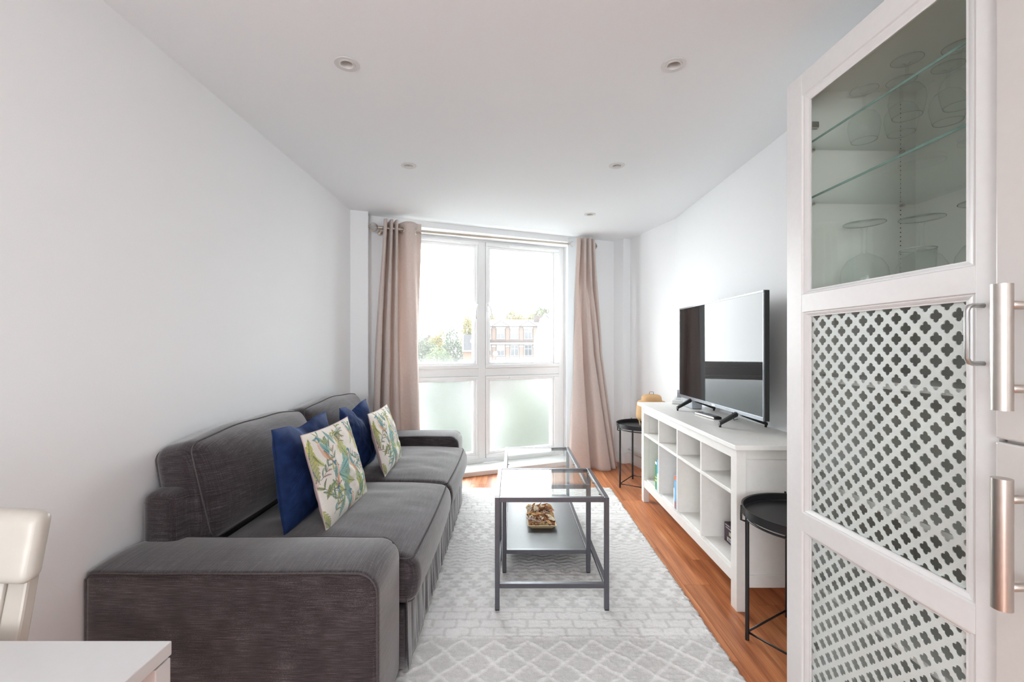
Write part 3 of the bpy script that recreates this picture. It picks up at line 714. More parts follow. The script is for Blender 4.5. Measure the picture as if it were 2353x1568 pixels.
        sprig(.04, .50, .5, .24, 4, [sage, peach]); sprig(.36, .92, -.5, .22, 4, [olive, lime]); sprig(.60, .44, -.2, .24, 4, [aqua, sage]); sprig(.22, .34, 1.1, .22, 4, [peach, lime]); sprig(.90, .72, 1.3, .22, 4, [lime, sage]); sprig(.10, .12, .6, .22, 4, [lime, aqua])
        parrot(.17, .86, 1.15, 1); parrot(.60, .60, 1.2, 1); parrot(.28, .56, 1.0, -1); parrot(.46, .15, 1.2, -1); parrot(.88, .30, 1.0, -1); parrot(.80, .93, .8, 1)
        return C_
    return paint
scatter('scatter_cushion', (-.862, 1.975, .448), (0, 1, 0), (-.12, 0, 1), .50, .405, .125, 3.3, M['navy'], M['navy'], 'navy blue ribbed velvet cushion nearer the camera on the sofa', 'navy velvet cushions', ridges=True, dent=.02)
scatter('scatter_cushion', (-.872, 2.665, .448), (0, 1, 0), (-.14, 0, 1), .44, .39, .125, 7.1, M['navy'], M['navy'], 'navy blue ribbed velvet cushion at the window end of the sofa', 'navy velvet cushions', ridges=True, dent=.035)
scatter('scatter_cushion', (-.715, 2.005, .446), (.02, 1, 0), (-.27, 0, 1), .475, .388, .09, 5.7, M['print'], M['pink_back'], 'botanical parrot print cushion nearer the camera, larger in view', 'botanical print cushions', paint=botanical(1))
scatter('scatter_cushion', (-.708, 2.73, .446), (-.03, 1, 0), (-.27, 0, 1), .43, .36, .09, 11.2, M['print'], M['pink_back'], 'botanical print cushion with crumpled corner nearest the far sofa arm', 'botanical print cushions', paint=botanical(5))

# ================================================================== rug
def make_rug():
    X0, X1, Y0, Y1, st = -.56, .813, 1.22, 3.742, .0042
    nx, ny = int((X1-X0)/st), int((Y1-Y0)/st); xs = np.linspace(X0, X1, nx); ys = np.linspace(Y0, Y1, ny); X, Y = np.meshgrid(xs, ys)
    rg = np.random.RandomState(3)
    def smooth_noise(sx, sy):
        g = rg.rand(int(ny/sy)+3, int(nx/sx)+3); fy = np.arange(ny)/sy; fx = np.arange(nx)/sx; iy = fy.astype(int); ix = fx.astype(int); ty = (fy-iy)[:, None]; tx = (fx-ix)[None]
        return (g[iy][:, ix]*(1-ty)*(1-tx)+g[iy+1][:, ix]*ty*(1-tx)+g[iy][:, ix+1]*(1-ty)*tx+g[iy+1][:, ix+1]*ty*tx)
    wx_ = X+.012*(smooth_noise(6, 6)-.5); wy_ = Y+.010*(smooth_noise(5, 5)-.5)
    tri = lambda q: np.abs((q % 1)-.5)*2
    H_ = np.ones_like(X)*.8
    # diamonds
    def diamonds(px, py):
        a = wx_/px; b = wy_/py; q1 = np.abs(((a+b) % 1)-.5); q2 = np.abs(((a-b) % 1)-.5); return ((q1 < .062) | (q2 < .062)).astype(float)*.85+.10
    def bricks(h, L):
        row = np.floor(wy_/h); fy = (wy_/h) % 1; fx = ((wx_/L)+.5*(row % 2)+.13*row) % 1
        return 1-.85*((fy < .13) | (fx < .10)).astype(float)
    def bones(px, py):
        row = np.floor(wy_/py); fy = ((wy_/py) % 1)-.5; fx = (((wx_/px)+.5*(row % 2)) % 1)-.5
        g = ((np.abs(fx) < .12) & (np.abs(fy) < .48)) | ((np.abs(fx) < .33) & (np.abs(np.abs(fy)-.30) < .13)); return 1-.8*g
    def zig(p, per): return 1-.7*((((wy_+.022*tri(wx_/p))/per) % 1) < .34)
    def bars(per): return 1-.6*(((wy_/per) % 1) < .3)
    for (a, b, pat) in ((1.22, 1.80, diamonds(.128, .128)), (1.80, 2.02, bricks(.055, .098)), (2.02, 2.38, bones(.092, .075)), (2.38, 2.68, zig(.085, .036)), (2.68, 3.02, bones(.082, .085)),
                        (3.02, 3.14, bars(.03)), (3.14, 3.36, bricks(.05, .1)), (3.36, 3.54, zig(.085, .036)), (3.54, 3.76, diamonds(.12, .10))):
        msk = (Y >= a) & (Y < b); H_[msk] = pat[msk]
        H_[np.abs(Y-a) < .006] = .35
    nz = smooth_noise(2.2, 2.2); big = smooth_noise(40, 30); strk = smooth_noise(14, 1.6)
    Hs = H_.copy()
    for _ in range(2): Hs[1:-1, 1:-1] = (Hs[1:-1, 1:-1]*2+Hs[:-2, 1:-1]+Hs[2:, 1:-1]+Hs[1:-1, :-2]+Hs[1:-1, 2:])/6
    t_ = np.clip(Hs+(nz-.5)*.45+(strk-.5)*.35, 0, 1)
    lo, hi = np.array([.66, .65, .635]), np.array([.88, .87, .86]); C_ = lo+(hi-lo)*t_[..., None]; C_ *= (.93+.12*big)[..., None]
    Z = .0085+.0035*Hs+.0025*(nz-.5)+.002*(strk-.5)
    edge = np.minimum(np.minimum(X-X0, X1-X), np.minimum(Y-Y0, Y1-Y)); Z = np.where(edge < .012, Z*np.clip(edge/.012, .0, 1)**.5+.0005, Z)
    Xj = X+np.where(edge < .03, (rg.rand(ny, nx)-.5)*.004+.012*(smooth_noise(3, 3)-.5), 0); Yj = Y+np.where(edge < .03, (rg.rand(ny, nx)-.5)*.003+.010*(smooth_noise(3, 3)-.5), 0)
    co = np.stack([Xj-(X0+X1)/2, Yj-(Y0+Y1)/2, Z], -1).reshape(-1, 3)
    me = bpy.data.meshes.new('rug'); a0 = (np.arange(ny-1)[:, None]*nx+np.arange(nx-1)).ravel(); q = np.c_[a0, a0+1, a0+nx+1, a0+nx]
    me.vertices.add(len(co)); me.vertices.foreach_set('co', co.ravel()); me.loops.add(q.size); me.loops.foreach_set('vertex_index', q.ravel().astype(np.int32))
    me.polygons.add(len(q)); me.polygons.foreach_set('loop_start', np.arange(0, q.size, 4, dtype=np.int32)); me.update(calc_edges=True); me.validate()
    me.polygons.foreach_set('use_smooth', [True]*len(q)); me.materials.append(M['rug'])
    at = me.color_attributes.new('tint', 'FLOAT_COLOR', 'POINT'); rgba = np.ones((len(co), 4), np.float32); rgba[:, :3] = C_.reshape(-1, 3); at.data.foreach_set('color', rgba.ravel())
    o = bpy.data.objects.new('rug', me); COL.objects.link(o); o.location = ((X0+X1)/2, (Y0+Y1)/2, 0)
    tag(o, 'pale silvery grey patterned pile rug on the wooden floor', 'rug')
make_rug()

# ================================================================== nesting glass tables
def local(o): c = o.location.copy(); return lambda x, y, z: (x-c.x, y-c.y, z-c.z)
RUGZ = .0125
def coffee(x0, x1, y0, y1, H_, label, shelf):
    r = empty('coffee_table', ((x0+x1)/2, (y0+y1)/2, RUGZ)); tag(r, label, 'coffee table', 'nesting glass coffee tables'); L = local(r); b = .0205
    for x in (x0, x1-b):
        for y in (y0, y1-b):
            lg = MB(L).box(x, x+b, y, y+b, RUGZ+.004, H_-.0005).build('leg', M['grey_metal'], r, bevel=.002)
            MB(L).box(x+.001, x+b-.001, y+.001, y+b-.001, RUGZ, RUGZ+.004).build('glide', M['rubber'], lg)
    m = MB(L); m.box(x0+b, x1-b, y0, y0+b, H_-b, H_); m.box(x0+b, x1-b, y1-b, y1, H_-b, H_); m.box(x0, x0+b, y0+b, y1-b, H_-b, H_); m.box(x1-b, x1, y0+b, y1-b, H_-b, H_)
    m.build('top_frame', M['grey_metal'], r, bevel=.0015)
    MB(L).box(x0+b+.001, x1-b-.001, y0+b+.001, y1-b-.001, H_-.0065, H_-.0015).build('glass_top', M['table_glass'], r, bevel=.0008, seg=1)
    for x in (x0+b+.006, x1-b-.006):
        for q in (.15, .5, .85):
            y = lerp(y0, y1, q); MB(L).box(x-.006, x+.006, y-.002, y+.002, H_-.011, H_-.0066).build('glass_clip', M['grey_metal'], r)
    zr = .118+RUGZ
    if not shelf:
        m = MB(L); m.box(x0+b, x1-b, y0, y0+b, zr-b, zr); m.box(x0, x0+b, y0+b, y1-b, zr-b, zr); m.box(x1-b, x1, y0+b, y1-b, zr-b, zr); m.build('lower_rail', M['grey_metal'], r, bevel=.0015)
    else:
        m = MB(L); m.box(x0+b, x1-b, y0, y0+b, zr-b, zr); m.box(x0+b, x1-b, y1-b, y1, zr-b, zr); m.box(x0, x0+b, y0+b, y1-b, zr-b, zr); m.box(x1-b, x1, y0+b, y1-b, zr-b, zr); m.build('lower_rail', M['grey_metal'], r, bevel=.0015)
        MB(L).box(x0+b+.001, x1-b-.001, y0+b+.001, y1-b-.001, zr-.012, zr-.002).build('shelf', M['black_wood'], r, bevel=.001)
    return zr-.002
coffee(-.074, .426, 1.988, 2.472, .507, 'taller glass topped metal coffee table nearest the camera, without a shelf', False)
zsh = coffee(-.048, .401, 2.318, 3.190, .462, 'lower glass coffee table with black shelf, pulled out towards the window', True)
# potpourri tray on the black shelf
px, py = .172, 2.735; hx, hy = .080, .165
r = empty('wooden_tray', (px, py, zsh)); tag(r, 'flared wooden tray holding potpourri on the black table shelf', 'tray')
m = MB()
for (z0, z1, g0, g1, w) in ((.0, .004, 0, 0, 0),): m.box(-hx*.70, hx*.70, -hy*.80, hy*.80, 0, .005)
def flare(a0, a1, b0, b1):
    m.add([(*a0, .0), (*a1, .0), (*b1, .026), (*b0, .026)], [(0, 1, 2, 3)])
inn = [(-hx*.70, -hy*.80), (hx*.70, -hy*.80), (hx*.70, hy*.80), (-hx*.70, hy*.80)]; out_ = [(-hx, -hy), (hx, -hy), (hx, hy), (-hx, hy)]
m.build('base', M['bamboo_plain'], r)
m = MB()
for i in range(4): flare(inn[i], inn[(i+1) % 4], out_[i], out_[(i+1) % 4])
m.build('side', M['tray_wood'] if 'tray_wood' in M else M['bamboo_plain'], r, solid=.003)
# potpourri : curled chips and petals
pcs = [plain('petal_'+n, c, .75, var=.25, bscale=90) for n, c in (('brown', srgb(150, 100, 76)), ('rust', srgb(176, 118, 84)), ('cream', srgb(240, 222, 196)), ('grey', srgb(190, 176, 170)), ('dark', srgb(92, 62, 56)), ('orange', srgb(214, 124, 40)), ('sand', srgb(226, 186, 130)))]
me_all = []
ppm = bpy.data.meshes.new('potpourri'); vs = []; fs = []; mi = []
rq = random.Random(5)
for k in range(520):
    big = k > 460; x = rq.uniform(-1, 1)*hx*.88; y = rq.uniform(-1, 1)*hy*.90; hump = (1-(x/hx)**2)*(1-(y/hy)**2)
    z = .020+.034*hump*(rq.random()**.4) + (.010 if big else 0); L_ = rq.uniform(.030, .052) if big else rq.uniform(.013, .032); w_ = L_*rq.uniform(.3, .6); cu_ = rq.uniform(1.2, 3.2)/L_*(.4 if big else 1)
    rot = Matrix.Rotation(rq.uniform(0, 2*PI), 3, 'Z') @ Matrix.Rotation(rq.gauss(0, .5), 3, 'X') @ Matrix.Rotation(rq.gauss(0, .5), 3, 'Y'); o0 = len(vs)
    for i in range(7):
        q = i/6-.5; ww = w_*math.sin(PI*min(.97, max(.06, i/6)))**.6; a = q*L_*cu_
        for s in (-1, 0, 1):
            p = Vector((math.sin(a)/cu_, s*ww/2, (1-math.cos(a))/cu_ + abs(s)*ww*.25)); p = rot @ p; vs.append((p.x+x, p.y+y, max(.008, p.z+z)))
    for i in range(6):
        for s in range(2): a = o0+i*3+s; fs.append((a, a+1, a+4, a+3)); 
    mi += [rq.choices(range(7), (6, 6, 3, 2, 3, 1, 2) if not big else (1, 2, 6, 3, 0, 1.2, 3))[0]]*12
ppm.from_pydata(vs, [], fs)
for q in pcs: ppm.materials.append(q)
ppm.polygons.foreach_set('material_index', mi); ppm.polygons.foreach_set('use_smooth', [True]*len(fs))
o = bpy.data.objects.new('potpourri', ppm); COL.objects.link(o); o.location = (px, py, zsh)
tag(o, 'brown and cream dried potpourri heaped in the wooden tray', 'potpourri', kind='stuff')

# ================================================================== sideboard
SBX0, SBX1, SBY0, SBY1 = .988, 1.366, 2.0, 3.465
sb = empty('sideboard', ((SBX0+SBX1)/2, (SBY0+SBY1)/2, 0)); tag(sb, 'white open sideboard with eight compartments under the television', 'sideboard'); L = local(sb); WF = M['white_furniture']
MB(L).box(SBX0-.024, SBX1+.004, SBY0-.036, SBY1+.03, .718, .740).build('top', WF, sb, bevel=.0025)
for y0, y1 in ((SBY0, SBY0+.054), (SBY1-.054, SBY1)):
    for x0, x1 in ((SBX0, SBX0+.042), (SBX1-.042, SBX1)):
        MB(L).box(x0, x1, y0, y1, 0, .718).build('leg', WF, sb, bevel=.002)
ya, yb = SBY0+.054, SBY1-.054
MB(L).box(SBX0+.003, SBX0+.021, ya, yb, .668, .718).build('top_rail', WF, sb, bevel=.0015)
MB(L).box(SBX0+.003, SBX0+.021, ya, yb, .113, .165).build('bottom_rail', WF, sb, bevel=.0015)
MB(L).box(SBX0+.021, SBX1-.012, ya, yb, .158, .174).build('bottom_shelf', WF, sb, bevel=.001)
MB(L).box(SBX0+.004, SBX1-.012, ya, yb, .500, .518).build('middle_shelf', WF, sb, bevel=.0015)
MB(L).box(SBX1-.012, SBX1-.004, ya, yb, .113, .718).build('back_panel', WF, sb)
n = 4; pitch = (yb-ya+.016)/n; divs = [ya+pitch*k-.016 for k in range(1, n)]
for y in divs:
    MB(L).box(SBX0+.004, SBX1-.012, y, y+.016, .518, .718).build('divider', WF, sb, bevel=.001)
    MB(L).box(SBX0+.004, SBX1-.012, y, y+.016, .174, .500).build('divider', WF, sb, bevel=.001)
for y0, y1 in ((SBY0+.020, SBY0+.036), (SBY1-.036, SBY1-.020)):
    s = MB(L).box(SBX0+.042, SBX1-.042, y0, y1, .10, .718).build('side_panel', WF, sb)
    o_ = -.008 if y0 < 2.5 else .008
    MB(L).box(SBX0+.042, SBX1-.042, y0+o_, y1+o_, .668, .718).build('side_rail', WF, s, bevel=.0015)
    MB(L).box(SBX0+.042, SBX1-.042, y0+o_, y1+o_, .10, .155).build('side_rail', WF, s, bevel=.0015)
# books : spines face the room, standing against the near divider of their compartment
paper = plain('book_paper', (.78, .75, .68, 1), .9, bscale=300)
def book(y, th, h, dep, col, label, group, x=SBX0+.012, bands=()):
    r = empty('book', (x, y, .174)); tag(r, label, 'book', group)
    c = plain('cover_'+label[:12].replace(' ', '_'), col, .4, var=.02)
    m = MB(); m.box(0, dep, 0, .0025, 0, h); m.box(0, dep, th-.0025, th, 0, h); m.box(0, .003, .0025, th-.0025, 0, h); m.build('cover', c, r, bevel=.0006)
    MB().box(.003, dep-.004, .0026, th-.0026, .003, h-.003).build('pages', paper, r)
    for z0, z1, bc in bands: MB().box(-.0004, .001, .0006, th-.0006, z0*h, z1*h).build('spine_label', plain('band', bc, .5, bump=0), r)
    return r
d3, d2 = divs[2]+.0165, divs[1]+.0165
g = 'books in the sideboard'
book(d3+.001, .028, .195, .14, srgb(226, 232, 240), 'white and pale blue spined book beside the green book', g, bands=((.66, .98, srgb(92, 142, 204)), (.25, .5, srgb(200, 208, 216))))
book(d3+.030, .022, .215, .145, srgb(120, 176, 220), 'tall blue book between the green and white books in sideboard', g, bands=((.0, .55, srgb(206, 222, 236)),))
book(d3+.054, .036, .195, .135, srgb(24, 148, 88), 'thick green book in the farthest lower sideboard compartment', g, bands=((.90, .99, srgb(235, 240, 236)), (.3, .36, srgb(206, 222, 90)), (.42, .46, srgb(206, 222, 90))))
book(d2+.001, .014, .235, .15, srgb(240, 240, 240), 'tall thin white book beside the blue and orange book', g)
book(d2+.016, .010, .195, .14, srgb(206, 214, 226), 'thin pale grey book next to the blue and orange book', g)
book(d2+.027, .030, .205, .145, srgb(96, 172, 226), 'blue book with an orange spine top in the sideboard', g, bands=((.86, .995, srgb(222, 112, 60)), (.0, .22, srgb(150, 110, 120)), (.3, .8, srgb(116, 188, 236))))
book(d2+.058, .016, .120, .12, srgb(238, 236, 232), 'short white book at the open end of the middle row', g)
# purple carton in the nearest compartment
r = empty('cardboard_box', (1.145, 2.255, .174)); tag(r, 'small purple printed carton in the nearest lower sideboard compartment', 'box')
PU = plain('purple_card', srgb(74, 52, 68), .5)
MB().box(-.052, .052, -.085, .085, 0, .094).build('carton', PU, r, bevel=.001)
lbl = plain('pale_label', srgb(206, 204, 176), .6, bump=0); wh = plain('white_print', (.75, .75, .75, 1), .6, bump=0)
for (y0, y1, z0, z1, mm) in ((-.045, .035, .042, .060, lbl), (-.02, .055, .010, .030, wh), (.0, .07, .072, .076, wh), (.03, .075, .084, .088, wh)):
    MB().box(-.0524, -.0515, y0, y1, z0, z1).build('printed_label', mm, r)
m = MB()
for k in range(7): m.box(-.0527, -.0523, .004+.006*k, .004+.006*k+.002+.001*(k % 2), .013, .025)
m.build('barcode', M['dark_plastic'], r)

# ================================================================== television
TVX, TY0, TY1, TZ0, TZ1 = 1.189, 2.150, 3.232, .812, 1.436
tv = empty('television', (1.21, (TY0+TY1)/2, .740)); tag(tv, 'flat screen television with splayed black feet on the white sideboard', 'television'); L = local(tv)
MB(L).box(TVX+.004, TVX+.030, TY0, TY1, TZ0, TZ1).build('panel_back', M['dark_plastic'], tv, bevel=.003)
rbm = rbox(.022, .44, .17, .02, 10, None, None, L(TVX+.048, (TY0+TY1)/2, TZ0+.19)); weld(rbm.build('rear_housing', M['dark_plastic'], tv, smooth=True))
bz = NT('silver_black_bezel'); bz.set(Roughness=.22, Metallic=.6); bz.b.inputs['Base Color'].default_value = (.19, .20, .22, 1); M['bezel'] = bz.m
m = MB(L); m.box(TVX-.001, TVX+.006, TY0, TY1, TZ0, TZ0+.020); m.box(TVX, TVX+.006, TY0, TY1, TZ1-.010, TZ1); m.box(TVX, TVX+.006, TY0, TY0+.008, TZ0+.02, TZ1-.01); m.box(TVX, TVX+.006, TY1-.008, TY1, TZ0+.02, TZ1-.01)
bezel = m.build('bezel', M['bezel'], tv, bevel=.0012)
sc_ = NT('glossy_dark_screen'); sc_.set(Roughness=.02, IOR=1.27); sc_.b.inputs['Base Color'].default_value = (.006, .006, .007, 1)
MB(L).box(TVX+.0015, TVX+.005, TY0+.008, TY1-.008, TZ0+.020, TZ1-.010).build('screen', sc_.m, tv)
MB(L).box(TVX-.0016, TVX-.0008, 2.665, 2.705, TZ0+.006, TZ0+.013).build('maker_badge', plain('silver_badge', (.8, .8, .82, 1), .3, metal=.6, bump=0), bezel)
for yf in (2.412, 3.030):
    m = MB(L)
    for (xa, xb) in ((1.195, 1.098), (1.215, 1.352)):
        dx = .03 if xb > xa else -.03
        def seg(xc, zc, h): return [(xc, yf-.012, zc-h), (xc, yf+.012, zc-h), (xc, yf+.012, zc+h), (xc, yf-.012, zc+h)]
        a = seg(xa, .812, .013); b = seg(xb, .757, .0085); m.add(a+b, [(0, 1, 2, 3), (4, 7, 6, 5), (0, 4, 5, 1), (1, 5, 6, 2), (2, 6, 7, 3), (3, 7, 4, 0)])
    f = m.build('foot', M['dark_plastic'], tv, recalc=True, bevel=.003)
    for xb in (1.104, 1.346): MB(L).lathe([(.006, .740), (.006, .752)], (xb, yf, 0), 10, cap=True).build('foot_pad', M['rubber'], f)
m = MB(L); m.tube([(1.232, 2.56, .83), (1.240, 2.555, .79), (1.250, 2.57, .765), (1.27, 2.60, .747), (1.31, 2.64, .7455)], .0028, 6); m.build('cable', M['dark_plastic'], tv, smooth=True)
# grey media box behind the far end of the screen
r = empty('media_box', (1.262, 3.185, .740)); tag(r, 'pale grey media box standing under the far end of the television', 'media box')
MB().box(-.035, .035, -.085, .085, .002, .066).build('case', M['grey_plastic'] if 0 else plain('pale_grey_plastic', (.42, .45, .49, 1), .35), r, bevel=.004)
MB().box(-.0356, -.034, -.05, -.01, .030, .034).build('marking', wh, r)
for x in (-.025, .025): MB().box(x-.006, x+.006, -.075, .075, 0, .003).build('foot', M['rubber'], r)
# remote control
r = empty('remote_control', (1.192, 2.77, .740), .10); tag(r, 'black and silver remote control lying before the television', 'remote control')
weld(rbox(.023, .118, .0085, .006, 8, None, None, (0, 0, .0085)).build('body', M['dark_plastic'], r, smooth=True))
MB().box(-.0238, -.0222, -.110, .110, .004, .012).build('side_strip', M['steel'], r); MB().box(.0222, .0238, -.110, .110, .004, .012).build('side_strip', M['steel'], r)
bm_ = MB()
for j in range(13):
    for i in range(3):
        if j == 8: continue
        x, y = (i-1)*.0125, -.095+j*.0152; bm_.box(x-.004, x+.004, y-.0045, y+.0045, .0165, .0185)
bt = bm_.build('button', plain('grey_buttons', (.16, .16, .19, 1), .5), r, bevel=.001); bt['kind'] = 'stuff'
MB().lathe([(.013, .0165), (.013, .019), (.008, .0195), (.0005, .0195)], (0, .027, 0), 20).build('navigation_ring', M['grey_plastic'], r, smooth=True, angle=30)
MB().box(-.004, .004, .098, .106, .0165, .0188).build('power_button', plain('red_button', (.5, .03, .03, 1), .4), r)
# cordless telephone
r = empty('telephone', (1.250, 3.405, .740), -.5); tag(r, 'silver and white cordless telephone in its cradle by the window end', 'telephone')
def tilt(x, y, z, ux, uy, uz): return x, y, z+(y+.06)*.22*max(0, uz)
weld(rbox(.048, .062, .014, .012, 10, tilt, None, (0, 0, .014)).build('cradle', M['white_plastic'], r, smooth=True))
m = MB(lambda x, y, z: (x, y*.97+.03-z*.35*.0, z)); k = rbox(.024, .0125, .040, .010, 10, lambda x, y, z, *q: (x, y+z*.6+.040, z+.058), None, (0, 0, 0)); hs = weld(k.build('handset', plain('silver_plastic', (.5, .52, .55, 1), .3, metal=.3), r, smooth=True))
MB().box(-.018, .018, -.030, -.002, .030, .036).build('display', M['dark_plastic'], r, bevel=.001)
m = MB()
for j in range(4):
    for i in range(3): m.box((i-1)*.011-.004, (i-1)*.011+.004, .010+.0065*j, .0125+.0065*j, .040+.011*j, .046+.011*j)
m.build('keypad', M['grey_plastic'], hs)

# ================================================================== round tray tables
def traytable(loc, rz, label):
    r = empty('tray_table', loc, rz); tag(r, label, 'tray table', 'black round tray tables'); rad = .2225; bmn = M['black_metal']
    MB().lathe([(.0005, .500), (.195, .500), (.2075, .5015), (.2085, .5055), (.214, .506), (.2155, .528), (.2225, .530), (.2225, .5265), (.2205, .497), (.213, .4945), (.0005, .4945)], n=72).build('tray', bmn, r, smooth=True, angle=35)
    for k in range(4):
        a = k*PI/2; x, y = .206*math.cos(a), .206*math.sin(a)
        m = MB(); m.tube([(x, y, .0), (x, y, .490)], .0078, 12); lg = m.build('leg', bmn, r, smooth=True, angle=40)
        x2, y2 = .228*math.cos(a), .228*math.sin(a); m = MB(); m.tube([(x, y, .470), (x2, y2, .476), (x2, y2, .535)], .0045, 8); m.build('hook', bmn, lg, smooth=True)
        b = a+PI/2; m = MB(); m.tube([(x, y, .032), (.206*math.cos(b), .206*math.sin(b), .032)], .0042, 8); m.build('lower_bar', bmn, r, smooth=True)
    m = MB(); m.tube([(.206*math.cos(q), .206*math.sin(q), .482) for q in [i*2*PI/48 for i in range(48)]], .0045, 8, closed=True); m.build('ring', bmn, r, smooth=True)
traytable((1.137, 1.762, 0), math.radians(166), 'black metal tray table between the white sideboard and the glass cabinet')
traytable((1.098, 3.800, 0), math.radians(190), 'black metal tray table with the woven lamp, by the window curtain')
# woven bamboo lamp
LX, LY, LZ = 1.166, 3.80, .5005
r = empty('table_lamp', (LX, LY, LZ)); tag(r, 'woven bamboo table lamp in two tiers on the far tray table', 'lamp')
def woven(name, prof, parent):
    n = 64; m = MB().lathe(prof, (0, 0, 0), n); o = m.build(name, M['bamboo'], parent, smooth=True, solid=.003)
    uv = o.data.uv_layers.new(name='UVMap'); Ls = [0]
    for (a, b) in zip(prof[:-1], prof[1:]): Ls.append(Ls[-1]+math.dist(a, b))
    arr = np.zeros(len(o.data.loops)*2); li = np.zeros(len(o.data.loops), np.int32); o.data.loops.foreach_get('vertex_index', li)
    for p in o.data.polygons:
        js = [li[l] % n for l in p.loop_indices]; wrap = max(js)-min(js) > n/2
        for l in p.loop_indices:
            j = li[l] % n; j = j+n if (wrap and j < n/2) else j; arr[2*l] = j/n*1.6; arr[2*l+1] = Ls[li[l]//n]/.2
    uv.data.foreach_set('uv', arr); return o
def bumpy(p):   # subdivide profile
    out = []
    for (a, b) in zip(p[:-1], p[1:]):
        k = max(1, int(math.dist(a, b)/.006))
        for i in range(k): out.append((lerp(a[0], b[0], i/k), lerp(a[1], b[1], i/k)))
    return out+[p[-1]]
woven('lower_shade', bumpy([(.078, .212), (.106, .208), (.116, .198), (.121, .15), (.1235, .10), (.123, .075), (.112, .056), (.098, .048)]), r)
woven('upper_shade', bumpy([(.0235, .2665), (.050, .264), (.068, .258), (.078, .248), (.081, .225), (.083, .20)]), r)
m = MB(); m.tube([(0, 0, .004), (0, 0, .15)], .012, 12); m.lathe([(.06, 0), (.06, .005), (.012, .009)], (0, 0, 0), 24, cap=True); m.build('stem', M['bamboo_plain'], r, smooth=True, angle=40)
for k in range(3):
    a = k*2*PI/3+2.9; m = MB(); m.tube([(.088*math.cos(a), .088*math.sin(a), .0), (.100*math.cos(a), .100*math.sin(a), .06)], .006, 8); m.build('leg', M['bamboo_plain'], r, smooth=True)
m = MB(); m.tube([(-.017, 0, .262), (-.017, 0, .284), (-.013, 0, .287), (.013, 0, .287), (.017, 0, .284), (.017, 0, .262)], .0016, 6); m.build('handle', M['dark_plastic'], r, smooth=True)
m = MB(); m.lathe([(.0005, .262), (.022, .262), (.022, .2655)], (0, 0, 0), 20); m.build('cap', M['bamboo_plain'], r, smooth=True)
m = MB(); m.lathe([(.0005, .15), (.02, .155), (.028, .175), (.02, .195), (.0005, .2)], (0, 0, 0), 16); m.build('bulb', M['white_plastic'], r, smooth=True)

# ================================================================== glass-fronted display cabinet
cab = empty('display_cabinet', (.906, 1.5, 0), math.radians(2.0)); tag(cab, 'tall white display cabinet with glass door and quatrefoil fretwork panels', 'cabinet')
WD, DEP, HT = .632, .43, 2.023
WF2 = plain('white_cabinet_paint', (.72, .72, .715, 1), .38, var=.015, bscale=50, bump=.02)
inner = plain('cabinet_interior_white', (.80, .80, .77, 1), .55, var=.01)
for y0, y1 in ((-.018, 0), (-WD, -WD+.018)): MB().box(.0225, DEP, y0, y1, .0, HT-.002).build('side_panel', WF2 if y0 < -.1 else inner, cab)
MB().box(.0225, DEP, -WD+.018, -.018, HT-.02, HT-.002).build('top_panel', inner, cab)
MB().box(DEP-.008, DEP, -WD+.018, -.018, .06, HT-.02).build('back_panel', inner, cab)
MB().box(.0225, DEP-.008, -WD+.018, -.018, .06, .078).build('bottom_panel', inner, cab)
MB().box(.05, DEP-.03, -WD+.018, -.018, .0, .06).build('plinth', inner, cab)
for z in (1.296, 1.06, .74, .42): MB().box(.034, DEP-.008, -WD+.019, -.019, z, z+.018).build('shelf', inner, cab)
for z in (1.815, 1.640):
    g = MB().box(.036, DEP-.010, -WD+.020, -.020, z-.006, z).build('glass_shelf', M['shelf_glass'], cab)
    m = MB(); m.box(.0345, .0362, -WD+.020, -.020, z-.0062, z+.0002); m.build('polished_edge', M['shelf_edge'], g)
    for (x, y) in ((.07, -.022), (.37, -.022), (.07, -WD+.022), (.37, -WD+.022)):
        m = MB(); m.tube([(x, y-.010 if y > -.1 else y+.010, z-.010), (x, y+.003 if y > -.1 else y-.003, z-.010)], .0045, 8); m.build('shelf_pin', M['steel'], g)
m = MB()
for x in (.06, .37):
    for k in range(44):
        z = 1.34+.0145*k*1.0; m.tube([(x, -.0192, z), (x, -.0178, z)], .0019, 6)
    for k in range(22): pass
m.build('pin_hole_discs', M['hole_shade'], cab)['kind'] = 'stuff'  # dark discs painted as the shade inside the shelf pin holes
for z in (1.885, .2):
    h = MB().box(.030, .062, -.026, -.018, z-.026, z+.026).build('hinge', M['steel'], cab, bevel=.003)
    MB().box(.024, .085, -.036, -.024, z-.010, z+.010).build('hinge_arm', M['steel'], h, bevel=.003)
    m = MB()
    for zz in (-.019, .019): m.tube([(.046, -.026, z+zz), (.046, -.0285, z+zz)], .0045, 10)
    m.build('screw', M['satin_nickel'], h)
door = MB()
st0, st1 = -.073, -.590
door.box(0, .021, st0, 0, .02, HT); stile = None
d = door.build('door', WF2, cab, bevel=.002)
MB().box(0, .021, -WD, st1, .02, HT).build('stile', WF2, d, bevel=.002)
OPN = [(1.344, 1.930), (.665, 1.261), (.110, .579)]; BD = .026
rails = [(OPN[0][1]+BD, HT), (OPN[1][1]+BD*.55, OPN[0][0]-BD*.5), (OPN[2][1]+BD*.45, OPN[1][0]-BD*.6), (.02, OPN[2][0]-BD)]
for z0, z1 in rails: MB().box(.0004, .021, st1, st0, z0, z1).build('rail', WF2, d, bevel=.0012)
GY0, GY1 = st0-BD, -.5635
